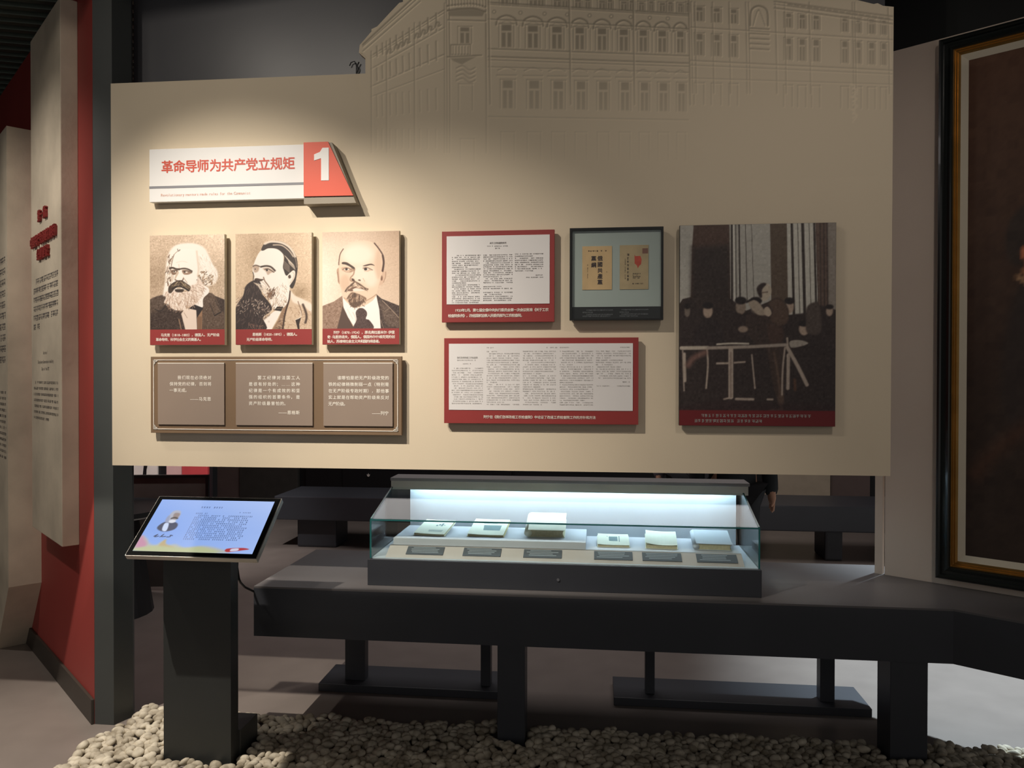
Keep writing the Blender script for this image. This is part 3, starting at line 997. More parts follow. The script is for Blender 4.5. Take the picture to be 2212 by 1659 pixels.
    beard = [(300, 790), (400, 790), (440, 880), (445, 1000), (540, 1120), (612, 1230), (600, 1300), (500, 1380), (468, 1430), (510, 1620), (10, 1620), (10, 1260), (80, 1120), (140, 1030), (180, 880)]
    c.poly(beard, (54, 43, 42), 8)
    c.hairs(beard, 170, 70, 7, [(84, 68, 64), (40, 32, 32), (106, 88, 80)], lambda x, y: 1.75 + (250 - x) / 700, 0.5)
    c.hairs([(40, 1120), (300, 1060), (560, 1180), (600, 1290), (480, 1400), (100, 1340), (30, 1220)], 90, 26, 8, [(214, 194, 178), (180, 156, 138)], lambda x, y: 2.0, 1.0)
    c.hairs([(300, 820), (400, 830), (520, 890), (540, 960), (440, 960), (380, 880)], 50, 60, 9, [(226, 210, 194), (200, 180, 160)], lambda x, y: 0.75, 0.4)
    c.hairs([(470, 1400), (600, 1290), (610, 1330), (500, 1450)], 26, 34, 9, [(110, 84, 68), (220, 204, 188)], lambda x, y: 1.9, 0.8)
    c.hairs([(20, 1060), (130, 1030), (60, 1160), (20, 1180)], 14, 70, 6, [(230, 210, 190), (120, 96, 80)], lambda x, y: 2.4, 0.4)
    c.poly([(655, 1288), (705, 1228), (805, 1232), (770, 1308)], (48, 40, 36), 5, smooth=False)
    c.line([(700, 1262), (780, 1256)], 8, (130, 110, 92), 4)
    c.hairs([(180, 1480), (420, 1540), (420, 1605), (300, 1605)], 22, 50, 8, [(170, 130, 112), (96, 72, 64)], lambda x, y: 0.9, 0.8)
    return c


def portrait_goatee():
    c = Canvas(10, 15, 1290, 1620, 6.5, (222, 198, 176))
    c.gradient(lambda X, Y, A: A + np.array([22, 28, 32]) * np.clip(1 - X * 2.2, 0, 1) * np.clip(Y * 2.5, 0, 1) - np.array([26, 32, 36]) * np.clip(X - 0.45, 0, 1) * 1.5 * np.clip(1.1 - Y, 0, 1) - 14 * np.clip(0.16 - Y, 0, 1) * 5)
    c.grain(3)
    lc = [(10, 1242), (200, 1170), (345, 1075), (362, 1250), (440, 1430), (545, 1625), (10, 1625)]
    c.poly(lc, (150, 122, 104), 6, smooth=False)
    c.grain(9, lc)
    c.poly([(350, 1235), (440, 1430), (548, 1625), (255, 1625), (312, 1400)], (88, 68, 60), 7, smooth=False)
    rc = [(912, 1055), (1000, 1130), (1295, 1250), (1295, 1625), (985, 1625), (960, 1350)]
    c.poly(rc, (72, 57, 52), 6, smooth=False)
    c.poly([(960, 1180), (1080, 1240), (1280, 1440), (1290, 1600), (1080, 1560), (1010, 1380)], (98, 80, 70), 24)
    c.grain(9, rc)
    c.line([(1010, 1160), (1140, 1290), (1285, 1445)], 10, (170, 146, 126), 4)
    c.line([(1040, 1350), (1130, 1285)], 6, (150, 128, 110), 4)
    c.line([(985, 1480), (1030, 1615)], 8, (150, 128, 112), 4)
    c.poly([(350, 1090), (450, 1200), (550, 1268), (700, 1250), (850, 1160), (912, 1085), (960, 1300), (985, 1625), (850, 1625), (780, 1480), (580, 1480), (545, 1590), (440, 1430), (365, 1270)], (243, 235, 229), 6, smooth=False)
    c.line([(520, 1350), (560, 1430), (570, 1500)], 8, (206, 186, 170), 5)
    c.line([(430, 1300), (520, 1460)], 7, (222, 206, 192), 5)
    tie = [(598, 1302), (640, 1282), (695, 1288), (748, 1338), (757, 1395), (738, 1460), (800, 1488), (862, 1625), (540, 1625), (582, 1480), (568, 1360)]
    c.poly(tie, (82, 63, 60), 6)
    c.grain(7, tie)
    c.poly([(250, 650), (290, 625), (304, 870), (272, 848), (262, 760)], (188, 154, 130), 6)
    c.line([(262, 680), (276, 760), (284, 850)], 7, (130, 98, 80), 5)
    c.poly([(945, 905), (1000, 700), (1072, 678), (1074, 755), (1022, 880), (972, 905)], (208, 176, 152), 6)
    c.ell(1000, 790, 17, 42, (120, 86, 68), 8)
    c.line([(1068, 690), (1064, 770), (1030, 860)], 8, (150, 116, 96), 5)
    c.poly([(286, 640), (282, 440), (340, 320), (500, 195), (680, 163), (830, 190), (950, 300), (1025, 430), (1035, 600), (1008, 700), (955, 900), (912, 1060), (850, 1152), (720, 1240), (560, 1272), (440, 1200), (360, 1110), (330, 980), (302, 850)], (228, 200, 176), 9)
    c.ell(600, 400, 260, 180, (242, 224, 207), 90, 0.9)
    c.ell(640, 720, 120, 130, (240, 222, 206), 50, 0.8)
    c.ell(820, 780, 110, 150, (242, 224, 208), 60, 0.7)
    c.ell(390, 860, 80, 130, (208, 176, 150), 40, 0.7)
    c.ell(950, 560, 60, 240, (206, 174, 148), 40, 0.6)
    c.line([(880, 212), (950, 300), (1015, 405), (1036, 520), (1020, 680)], 20, (80, 54, 46), 6)
    c.line([(1018, 420), (1034, 540), (1014, 670)], 30, (72, 48, 42), 7)
    c.line([(362, 298), (310, 380), (288, 500), (286, 560)], 14, (92, 64, 54), 5)
    c.poly([(340, 548), (345, 518), (420, 522), (490, 565), (552, 612), (548, 660), (480, 600), (400, 560)], (72, 57, 48), 6)
    c.poly([(685, 585), (750, 562), (832, 550), (885, 585), (820, 572), (740, 590)], (86, 68, 58), 6)
    c.poly([(330, 610), (420, 600), (520, 640), (500, 680), (400, 670), (350, 660)], (196, 164, 140), 12)
    c.ell(420, 637, 42, 18, (236, 222, 208), 4)
    c.ell(414, 634, 22, 20, (52, 40, 36), 4)
    c.line([(350, 640), (410, 612), (500, 646)], 9, (110, 84, 70), 4)
    c.line([(380, 672), (450, 690), (500, 665)], 6, (150, 120, 100), 4)
    c.line([(500, 630), (540, 650), (480, 680)], 22, (160, 128, 106), 9, 0.8)
    c.poly([(690, 610), (780, 612), (850, 655), (770, 668), (705, 655)], (206, 178, 156), 10)
    c.ell(740, 640, 44, 20, (232, 216, 202), 4)
    c.ell(733, 638, 27, 22, (50, 38, 34), 5)
    c.line([(690, 622), (760, 614), (850, 655)], 9, (100, 76, 64), 4)
    c.line([(715, 675), (780, 675)], 6, (186, 156, 134), 5)
    c.line([(548, 640), (532, 720), (488, 770), (478, 815), (505, 838)], 18, (160, 126, 104), 8)
    c.poly([(500, 790), (540, 800), (552, 838), (510, 832)], (84, 62, 52), 6)
    c.poly([(605, 815), (640, 808), (652, 832), (625, 830)], (92, 68, 56), 5)
    c.line([(690, 790), (718, 840)], 8, (190, 158, 134), 6)
    c.line([(552, 842), (490, 900), (430, 950), (398, 1000)], 24, (104, 80, 66), 7)
    c.line([(562, 846), (640, 890), (720, 950), (770, 970)], 22, (110, 86, 70), 7)
    c.hairs([(400, 980), (550, 840), (770, 960), (740, 990), (560, 900), (430, 1000)], 80, 34, 6, [(66, 50, 42), (170, 140, 118)], lambda x, y: 2.3 if x < 555 else 0.75, 0.4)
    c.poly([(440, 985), (520, 930), (600, 925), (540, 960), (520, 1000), (460, 1000)], (120, 92, 76), 7)
    c.poly([(520, 970), (600, 952), (728, 985), (600, 1002), (540, 996)], (238, 216, 202), 5)
    c.line([(520, 952), (600, 948), (740, 986)], 7, (120, 90, 74), 4)
    goat = [(436, 1090), (500, 1020), (580, 1036), (640, 1060), (745, 1120), (705, 1190), (600, 1255), (540, 1274), (478, 1230), (440, 1150)]
    c.poly(goat, (128, 100, 82), 12)
    c.hairs(goat, 110, 52, 8, [(66, 50, 42), (86, 66, 54), (214, 186, 162), (184, 154, 130)], lambda x, y: 1.57 - (x - 560) / 320, 0.4)
    c.poly([(470, 1200), (560, 1180), (700, 1160), (640, 1235), (545, 1274), (480, 1235)], (92, 70, 58), 16, 0.8)
    c.line([(735, 1165), (840, 1110), (910, 1058)], 14, (176, 142, 116), 8)
    c.line([(370, 1110), (430, 1150)], 12, (180, 146, 120), 8)
    return c


PB = 'portrait boards in a row under the title sign'
for (fn, x0, x1, band, lab, lines) in (
    (portrait_white_beard, -1.972, -1.623, 1.807, 'sepia portrait board of a white bearded man in a dark coat',
     [('马克思（1818-1883），德国人。无产阶级', -1.920, 1.777, -1.648), ('革命导师，科学社会主义的奠基人。', -1.943, 1.757, -1.725)]),
    (portrait_dark_beard, -1.574, -1.227, 1.806, 'sepia portrait board of a man with swept back hair and a long dark beard',
     [('恩格斯（1820-1895），德国人。', -1.496, 1.778, -1.285), ('无产阶级革命导师。', -1.523, 1.756, -1.398)]),
    (portrait_goatee, -1.181, -0.840, 1.807, 'sepia portrait board of a bald man with a goatee, white collar and tie',
     [('列宁（1870-1924），原名弗拉基米尔·伊里', -1.131, 1.7845, -0.861), ('奇·乌里扬诺夫，俄国人，俄国布尔什维克党的创', -1.158, 1.7655, -0.861), ('始人，苏维埃社会主义共和国的缔造者。', -1.158, 1.7465, -0.918)])):
    t = board('portrait_board', lab, 'portrait', x0, x1, 1.738, 2.224, M['offwhite'], PB)
    sheet('picture', fn(), x0 + 0.001, x1 - 0.001, band, 2.223, FR, M['print'], t)
    box('caption_band', x0 + 0.001, x1 - 0.001, FR, FR + 0.002, 1.739, band, M['maroon'], t)
    lettering('caption', lines, 0.0150, M['cream'], t, FR - 0.0006, 0.014)

# ---------------------------------------------------------------- quotation plaque
t = board('quotation_plaque', 'wide brown plaque with three taupe quotation tablets under the portraits', 'plaque', -1.969, -0.831, 1.349, 1.687, M['plaque'])
bx0, bx1, bz0, bz1, e = -1.956, -0.846, 1.3655, 1.6745, 0.003
for q in [(bx0 + 0.02, bx1 - 0.02, FR - 0.0015, FR + 0.001, bz1 - e, bz1), (bx0 + 0.02, bx1 - 0.02, FR - 0.0015, FR + 0.001, bz0, bz0 + e),
                      (bx0, bx0 + e, FR - 0.0015, FR + 0.001, bz0 + 0.02, bz1 - 0.02), (bx1 - e, bx1, FR - 0.0015, FR + 0.001, bz0 + 0.02, bz1 - 0.02)]:
    box('border_line', *q, M['cream'], t)
for sx in (0, 1):
    for sz in (0, 1):
        L = []
        for (a0, a1, b0, b1) in ((0, 20, 0, 2), (0, 2, 0, 20), (4, 12, 4, 6), (4, 6, 4, 12), (10, 12, 4, 12), (4, 12, 10, 12), (12, 20, 7, 9), (7, 9, 12, 20), (18, 20, 0, 9), (0, 9, 18, 20), (14, 16, 3, 7), (3, 7, 14, 16)):
            xa, xb = (bx0 + a0 / 1000, bx0 + a1 / 1000) if sx == 0 else (bx1 - a1 / 1000, bx1 - a0 / 1000)
            za, zb = (bz0 + b0 / 1000, bz0 + b1 / 1000) if sz == 0 else (bz1 - b1 / 1000, bz1 - b0 / 1000)
            L.append((xa, xb, FR - 0.0015, FR + 0.001, za, zb))
        boxes('corner_ornament', L, M['cream'], t)
QS = (((-1.932, -1.623), [('我们现在必须绝对', -1.840, 1.588, -1.682), ('保持党的纪律，否则将', -1.877, 1.560, -1.682), ('一事无成。', -1.877, 1.532, -1.785), ('——马克思', -1.780, 1.494, -1.684)]),
      ((-1.570, -1.222), [('罢工纪律对法国工人', -1.472, 1.588, -1.278), ('是很有好处的；……这种', -1.512, 1.560, -1.278), ('纪律是一个有成效的和坚', -1.512, 1.532, -1.278), ('强的组织的首要条件，是', -1.512, 1.504, -1.278), ('资产阶级最害怕的。', -1.512, 1.476, -1.330), ('——恩格斯', -1.375, 1.437, -1.280)]),
      ((-1.174, -0.868), [('谁哪怕是把无产阶级政党的', -1.112, 1.588, -0.884), ('铁的纪律稍微削弱一点（特别是', -1.152, 1.560, -0.884), ('在无产阶级专政时期），那他事', -1.152, 1.532, -0.884), ('实上就是在帮助资产阶级来反对', -1.152, 1.504, -0.884), ('无产阶级。', -1.152, 1.476, -1.066), ('——列宁', -0.958, 1.437, -0.886)]))
for (xa, xb), lines in QS:
    tb = box('tablet', xa, xb, FR - 0.006, FR + 0.002, 1.387, 1.658, M['tablet'], t, 0.001)
    box('tablet_lip', xa, xb, FR - 0.0066, FR - 0.003, 1.6565, 1.6598, M['cream'], tb)
    lettering('lettering', lines[:-1], 0.0182, M['cream'], tb, FR - 0.0068, 0.014)
    lettering('attribution', lines[-1:], 0.0182, M['cream'], tb, FR - 0.0068, 0.014)

# ---------------------------------------------------------------- document boards
t = board('document_board', 'maroon board with a white three column document page, left of the black frame', 'document board', -0.656, -0.178, 1.831, 2.216, M['maroon'], 'maroon document boards')
pg = box('page', -0.635, -0.198, FR - 0.001, FR + 0.002, 1.907, 2.195, M['page'], t)
lettering('title', [('关于工农检查院条例', -0.451, 2.160, -0.381)], 0.0085, M['ink'], pg, FR - 0.0016, 0.01)
rows = [(-0.462, -0.372, 2.150), (-0.428, -0.402, 2.141)]
for k in range(25):
    z = 2.113 - k * 0.0083
    rows.append((-0.612 if k not in (0, 7, 10, 17) else -0.602, -0.49 if k not in (6, 14, 20) else -0.545, z) if k < 25 else None)
for k in range(24):
    z = 2.113 - k * 0.0083
    if k in (15, 18): continue
    rows.append((-0.478 + (0.01 if k in (4, 12) else 0), -0.355 if k not in (11, 16, 20) else -0.40, z))
for k in range(9):
    z = 2.115 - k * 0.0088
    rows.append((-0.344, -0.222 if k not in (1, 8) else -0.268, z))
rows += [(-0.262, -0.226, 2.026), (-0.302, -0.226, 2.017)]
marks('print', rows, 0.0052, 0.0042, M['ink'], pg, FR - 0.0016, 4)
lettering('caption', [('1920年2月，第七届全俄中央执行委员会第一次会议批准《关于工农', -0.600, 1.876, -0.203), ('检查院条例》，改组国家监察人民委员部为工农检查院。', -0.628, 1.853, -0.306)], 0.0150, M['cream'], t, FR - 0.0006, 0.014)

t = board('document_board', 'wide maroon board with a white five column document page', 'document board', -0.646, 0.170, 1.403, 1.764, M['maroon'], 'maroon document boards')
pg = box('page', -0.625, 0.147, FR - 0.001, FR + 0.002, 1.460, 1.740, M['page'], t)
lettering('title', [('我们怎样改组工农检查院', -0.590, 1.678, -0.502)], 0.0085, M['paleink'], pg, FR - 0.0016, 0.01)
rows = [(-0.590, -0.500, 1.670), (-0.565, -0.525, 1.655), (-0.463, -0.422, 1.723), (-0.21, -0.166, 1.723), (-0.155, -0.113, 1.723), (0.095, 0.137, 1.723)]
for (xa, xb, za, n, seed) in ((-0.613, -0.478, 1.636, 17, 1), (-0.463, -0.323, 1.707, 25, 2), (-0.31, -0.168, 1.707, 25, 3), (-0.155, -0.014, 1.707, 25, 4), (-0.005, 0.138, 1.707, 13, 5)):
    r = random.Random(seed)
    for k in range(n):
        q = r.random()
        rows.append((xa + (0.01 if q < 0.15 else 0), xb - (r.uniform(0.03, 0.1) if q > 0.86 else 0), za - k * 0.0093))
rows += [(0.1, 0.135, 1.58), (-0.002, 0.055, 1.563), (0.082, 0.135, 1.563)]
M['faintink'] = material('faint_ink', (186, 182, 178), 0.7, var=0.05)
marks('print', rows, 0.0050, 0.0044, M['faintink'], pg, FR - 0.0016, 9, 0.82)
lettering('caption', [('列宁在《我们怎样改组工农检查院》中论证了改组工农检查院工作的方针和方法', -0.477, 1.426, -0.006)], 0.0140, M['cream'], t, FR - 0.0006, 0.014)

# ---------------------------------------------------------------- black framed pair of booklets
t = thing('framed_booklets', 'black framed display of two old booklets on a grey green mat', 'frame', (0.077, VP, 1.835), 0)
x0, x1, z0, z1 = -0.114, 0.269, 1.835, 2.2165
box('backing', x0 + 0.004, x1 - 0.004, VP - 0.034, VP, z0 + 0.004, z1 - 0.004, M['frame_black'], t)
boxes('frame', [(x0, x0 + 0.011, VP - 0.05, VP - 0.02, z0, z1), (x1 - 0.009, x1, VP - 0.05, VP - 0.02, z0, z1), (x0 + 0.011, x1 - 0.009, VP - 0.05, VP - 0.02, z1 - 0.011, z1), (x0 + 0.011, x1 - 0.009, VP - 0.05, VP - 0.02, z0, z0 + 0.006)], M['frame_black'], t)
box('mat', -0.103, 0.260, VP - 0.038, VP - 0.033, 1.891, 2.2055, M['mat_teal'], t)
box('caption_strip', -0.103, 0.260, VP - 0.0385, VP - 0.033, 1.841, 1.891, M['frame_black'], t)
bk = box('booklet', -0.062, 0.060, VP - 0.0405, VP - 0.038, 1.962, 2.142, M['booklet'], t)
lettering('title', [('俄', 0.0, 2.083), ('國', 0.0, 2.058), ('共', 0.0, 2.033), ('產', 0.0, 2.009), ('黨', 0.0, 1.985), ('黨', -0.026, 2.083), ('綱', -0.026, 2.056)], 0.022, M['darkink'], bk, VP - 0.041, 0.03)
marks('print', [(-0.038, 0.042, 2.122)], 0.0085, 0.005, M['darkink'], bk, VP - 0.041, 3)
marks('print', [(-0.0415, -0.0375, 2.064 - k * 0.0065) for k in range(9)], 0.004, 0.005, M['darkink'], bk, VP - 0.041, 5)
marks('print', [(0.037, 0.043, 2.045 - k * 0.011) for k in range(3)], 0.004, 0.005, M['darkink'], bk, VP - 0.041, 15)
bk = box('booklet', 0.092, 0.209, VP - 0.0405, VP - 0.038, 1.962, 2.144, M['booklet2'], t)
marks('print', [(0.122, 0.132, 2.104 - k * 0.0145) for k in range(8)], 0.0095, 0.009, M['darkink'], bk, VP - 0.041, 8, 1.0)
marks('print', [(0.1125, 0.1165, 2.085 - k * 0.0065) for k in range(13)], 0.004, 0.0045, M['darkink'], bk, VP - 0.041, 6, 0.8)
marks('print', [(0.145, 0.178, 2.026 - k * 0.006) for k in range(4)] + [(0.14, 0.19, 1.985)], 0.004, 0.0045, M['darkink'], bk, VP - 0.041, 16, 0.6)
prism_xz('red_mark', [(0.152, 2.105), (0.156, 2.098), (0.176, 2.099), (0.181, 2.085), (0.179, 2.065), (0.171, 2.058), (0.166, 2.048), (0.162, 2.060), (0.153, 2.068)], VP - 0.041, VP - 0.0404, M['stamp'], bk)
box('stamp_mark', 0.184, 0.207, VP - 0.041, VP - 0.0404, 2.109, 2.130, M['brownstamp'], bk)
marks('caption', [(-0.045, 0.067, 1.877), (-0.060, -0.018, 1.868), (-0.045, 0.067, 1.859), (-0.060, 0.055, 1.852)], 0.0055, 0.005, M['greytext'], t, VP - 0.0392, 12, 1.0)
marks('caption', [(0.100, 0.21, 1.878), (0.092, 0.13, 1.868), (0.1, 0.208, 1.860), (0.092, 0.17, 1.852)], 0.0055, 0.005, M['greytext'], t, VP - 0.0392, 12, 1.0)
box('glass', -0.104, 0.261, VP - 0.0465, VP - 0.0445, 1.840, 2.2065, M['framed_glass'], t)


# ---------------------------------------------------------------- large photograph board
def meeting_photo():
    c = Canvas(5, 20, 1290, 1655, 6.0, (60, 48, 44))
    gr, wh = (186, 182, 172), (206, 202, 190)
    c.poly([(5, 15), (122, 15), (105, 520), (100, 605), (30, 620), (5, 660)], gr, 5, smooth=False)
    c.poly([(122, 15), (418, 15), (430, 620), (100, 620), (108, 200)], (84, 62, 52), 6, smooth=False)
    c.poly([(108, 200), (420, 180), (430, 640), (100, 640)], (56, 45, 42), 40, smooth=False)
    c.poly([(418, 10), (755, 10), (768, 640), (560, 720), (430, 620)], gr, 5, smooth=False)
    for x, w in ((438, 16), (470, 6), (498, 12), (550, 5), (600, 3)):
        c.line([(x, 10), (x + (x - 400) * 0.12, 640)], w, (56, 46, 42), 3)
    c.line([(452, 10), (465, 640)], 9, (228, 224, 212), 3)
    c.poly([(755, 10), (890, 10), (905, 660), (768, 640)], (96, 80, 66), 5, smooth=False)
    c.poly([(890, 10), (1122, 10), (1150, 760), (905, 760)], wh, 5, smooth=False)
    for x, w in ((930, 20), (978, 5), (1018, 24), (1070, 4), (1112, 16)):
        c.line([(x, 10), (x + 22, 760)], w, (58, 48, 44), 3)
    c.poly([(1124, 10), (1222, 10), (1232, 690), (1150, 700)], (104, 84, 74), 5, smooth=False)
    for x in (1160, 1190, 1216):
        c.line([(x, 10), (x + 10, 690)], 8, (64, 52, 48), 4)
    c.poly([(1222, 10), (1295, 10), (1295, 740), (1232, 690)], (148, 138, 128), 8, smooth=False)
    c.poly([(5, 700), (60, 620), (110, 620), (180, 700), (300, 690), (420, 720), (560, 740), (880, 760), (1060, 740), (1120, 670), (1210, 690), (1295, 720), (1295, 1540), (5, 1540)], (54, 43, 41), 8, smooth=False)
    for (x, y, rx, ry, s) in ((242, 722, 40, 55, 1), (70, 720, 24, 48, .6), (515, 690, 42, 62, .8), (915, 690, 36, 55, 1), (1240, 728, 28, 40, 1), (1035, 870, 42, 52, 1), (640, 690, 44, 60, .5)):
        c.ell(x, y, rx, ry, tuple(int(v * s + 40 * (1 - s)) for v in (182, 160, 142)), 9)
        c.ell(x, y - ry * 0.85, rx * 1.15, ry * 0.5, (38, 30, 30), 8)
    c.poly([(1050, 780), (1060, 690), (1120, 655), (1160, 680), (1170, 900), (1060, 900)], (84, 72, 66), 10)
    c.poly([(130, 1000), (170, 830), (250, 780), (340, 830), (380, 1000)], (50, 40, 40), 10)
    c.poly([(380, 960), (430, 760), (500, 740), (560, 800), (570, 960)], (56, 44, 42), 10)
    # speaker at the rail
    c.poly([(560, 760), (640, 740), (760, 640), (830, 620), (900, 690), (905, 800), (860, 860), (865, 990), (880, 1080), (870, 1480), (840, 1480), (780, 1300), (740, 1050), (640, 990), (570, 900)], (66, 52, 47), 8)
    c.poly([(745, 660), (830, 625), (895, 700), (905, 800), (840, 840), (760, 800), (780, 720)], (92, 72, 60), 12)
    c.poly([(740, 830), (850, 850), (862, 960), (760, 980)], (78, 58, 50), 16)
    c.poly([(575, 640), (640, 635), (690, 690), (725, 750), (660, 755), (600, 700)], (176, 160, 142), 7)
    c.line([(565, 650), (620, 625), (670, 640)], 16, (40, 32, 32), 6)
    c.poly([(708, 705), (740, 690), (770, 740), (745, 768), (712, 750)], (198, 180, 160), 6)
    c.poly([(655, 540), (690, 502), (745, 508), (768, 555), (755, 605), (715, 642), (680, 620)], (198, 184, 164), 7)
    c.poly([(645, 540), (690, 497), (725, 505), (690, 550), (690, 610), (670, 610)], (58, 46, 44), 8)
    c.line([(690, 575), (735, 570)], 8, (110, 92, 80), 5)
    c.poly([(740, 1040), (820, 1020), (850, 1200), (868, 1400), (870, 1520), (840, 1500), (790, 1340), (765, 1200)], (70, 54, 47), 12)
    c.line([(790, 1060), (825, 1250), (850, 1450)], 16, (106, 84, 70), 9)
    c.line([(755, 1530), (860, 1520)], 16, (128, 100, 88), 7)
    c.ell(848, 1440, 24, 60, (96, 76, 64), 12)
    c.ell(535, 870, 40, 26, (160, 140, 124), 10)
    # rail and posts
    c.line([(20, 1022), (240, 1020)], 30, (196, 184, 168), 4, smooth=False)
    c.line([(245, 1022), (620, 1012), (885, 998)], 26, (172, 158, 146), 5, smooth=False)
    c.line([(320, 992), (440, 985), (580, 988)], 14, (206, 196, 180), 4)
    for p, w in (([(32, 1040), (45, 1370)], 10), ([(46, 1070), (52, 1290)], 24), ([(236, 1040), (244, 1160), (230, 1350)], 14), ([(434, 1030), (436, 1420)], 40), ([(608, 1080), (620, 1200), (635, 1350)], 12), ([(320, 1148), (420, 1146)], 16), ([(465, 1142), (550, 1136)], 14), ([(480, 1438), (620, 1440)], 20), ([(880, 1020), (862, 1200), (858, 1400)], 14), ([(900, 1020), (990, 1180), (1060, 1320)], 30), ([(908, 1080), (905, 1350)], 28), ([(898, 945), (902, 1010)], 16), ([(380, 1440), (420, 1430)], 14), ([(740, 1440), (780, 1440)], 16)):
        c.line(p, w, (182, 166, 152), 5)
    c.line([(434, 1060), (436, 1420)], 12, (140, 122, 112), 6)
    c.poly([(920, 970), (1000, 960), (1070, 985), (1010, 1010), (930, 1020)], (170, 160, 148), 6)
    c.line([(80, 1160), (130, 1100), (220, 1060)], 44, (140, 104, 94), 16, 0.8)
    c.line([(960, 1280), (965, 1360)], 22, (96, 66, 50), 9)
    c.poly([(5, 1500), (300, 1450), (900, 1470), (1290, 1480), (1290, 1560), (5, 1560)], (54, 36, 36), 30, 0.7, smooth=False)
    c.grain(4)
    c.poly([(0, 1530), (1300, 1530), (1300, 1670), (0, 1670)], (112, 26, 30), 6, smooth=False)
    return c


t = board('photograph_board', 'large brown tinted photograph board of a man reading at a rail', 'photograph', 0.335, 0.953, 1.4015, 2.222, M['frame_black'])
sheet('picture', meeting_photo(), 0.336, 0.952, 1.4025, 2.221, FR, M['print'], t)
marks('caption', [(0.425, 0.862, 1.443), (0.398, 0.560, 1.4215), (0.568, 0.672, 1.4215)], 0.0145, 0.012, M['paleink'], t, FR - 0.0006, 21, 0.95)
# ---------------------------------------------------------------- long black bench
bn = thing('display_bench', 'long black display bench with a bent right end under the glass case', 'bench', (0, 3.6, 0))
d36 = (math.cos(BW), math.sin(BW))
c1, c2 = (1.44, 3.29), (1.44 + 1.35 * d36[0], 3.29 + 1.35 * d36[1])
w2 = (BO[0] + 1.62 * d36[0] - 0.0, BO[1] + 1.62 * d36[1] - 0.0)
outline = [(-1.527, 3.29), c1, c2, w2, (1.40, 4.02), (-1.515, 4.03)]
prism_xy('bench_body', outline, 0.437, 0.652, M['bench'], bn)
prism_xy('bench_top', outline, 0.652, 0.66, M['benchtop_lit'], bn)
for (a, b, v0, v1) in ((-0.427, -0.307, 3.30, 3.42), (1.205, 1.352, 3.31, 3.46)):
    box('leg', a, b, v0, v1, 0, 0.437, M['bench'], bn, 0.003)
for (a, b) in ((-1.405, -0.47), (0.085, 1.29)):
    box('base_plate', a, b, 3.765, 4.03, 0, 0.04, M['bench'], bn, 0.003)
for (a, b) in ((-1.285, -1.18), (-0.58, -0.53), (0.24, 0.286), (1.07, 1.138)):
    box('rear_leg', a, b, 3.825, 3.885, 0.04, 0.437, M['bench'], bn, 0.002)

# ---------------------------------------------------------------- glass showcase
CX0, CX1 = -1.016, 0.693
GF, GB = 3.372, 3.80
sc = thing('glass_showcase', 'sloping glass showcase with an inner light strip on the bench', 'showcase', (-0.16, 3.6, 0.66))
box('case_base', -1.026, 0.70, 3.365, 3.87, 0.66, 0.778, M['caseblack'], sc, 0.002)
box('case_floor', -1.012, 0.688, 3.38, 3.83, 0.778, 0.782, M['casewhite'], sc)
lk = bpy.data.meshes.new('lock')
bm = bmesh.new()
bmesh.ops.create_cone(bm, cap_ends=True, segments=16, radius1=0.007, radius2=0.006, depth=0.006, matrix=Matrix.Translation((-0.167 + 0.16, 3.363 - 3.6, 0.711 - 0.66)) @ Matrix.Rotation(PI / 2, 4, 'X'))
bm.to_mesh(lk)
bm.free()
link('lock', lk, M['steel'], sc)
slope = lambda v: 0.955 + (v - GF) * (1.05 - 0.955) / (3.745 - GF)
g = box('front_glass', CX0, CX1, GF, GF + 0.006, 0.782, 0.953, M['glass'], sc)
for q in [(CX0, CX1, GF - 0.001, GF + 0.007, 0.951, 0.957), (CX0 - 0.001, CX0 + 0.006, GF - 0.0015, GF + 0.006, 0.782, 0.952), (CX1 - 0.006, CX1 + 0.001, GF - 0.0015, GF + 0.006, 0.782, 0.952)]:
    box('glass_edge', *q, M['glass_edge'], g)
for x in (CX0, CX1 - 0.006):
    g = prism_yz('side_glass', [(GF + 0.007, 0.782), (3.83, 0.782), (3.83, 1.045), (3.745, 1.045), (GF + 0.007, slope(GF) - 0.003)], x, x + 0.006, M['glass'], sc)
    prism_yz('glass_edge', [(GF + 0.007, slope(GF) - 0.001), (3.745, 1.049), (3.745, 1.055), (GF + 0.007, slope(GF) + 0.005)], x - 0.0005, x + 0.0065, M['glass_edge'], g)
prism_yz('top_glass', [(GF + 0.008, slope(GF) - 0.002), (3.742, 1.047), (3.742, 1.053), (GF + 0.008, slope(GF) + 0.004)], CX0 + 0.007, CX1 - 0.007, M['glass'], sc)
box('hood', CX0 - 0.004, CX1 + 0.026, 3.728, 3.875, 1.083, 1.098, M['hoodtop'], sc, 0.002)
box('hood_fascia', CX0 - 0.002, CX1 + 0.02, 3.735, 3.750, 1.040, 1.083, M['hood'], sc, 0.001)
box('back_panel', -0.945, 0.674, 3.835, 3.868, 0.782, 1.083, M['casewhite'], sc)
led = box('light_strip', -0.935, 0.664, 3.775, 3.795, 1.060, 1.066, M['led'], sc)
box('light_channel', -0.94, 0.67, 3.768, 3.802, 1.066, 1.083, M['alu'], sc)

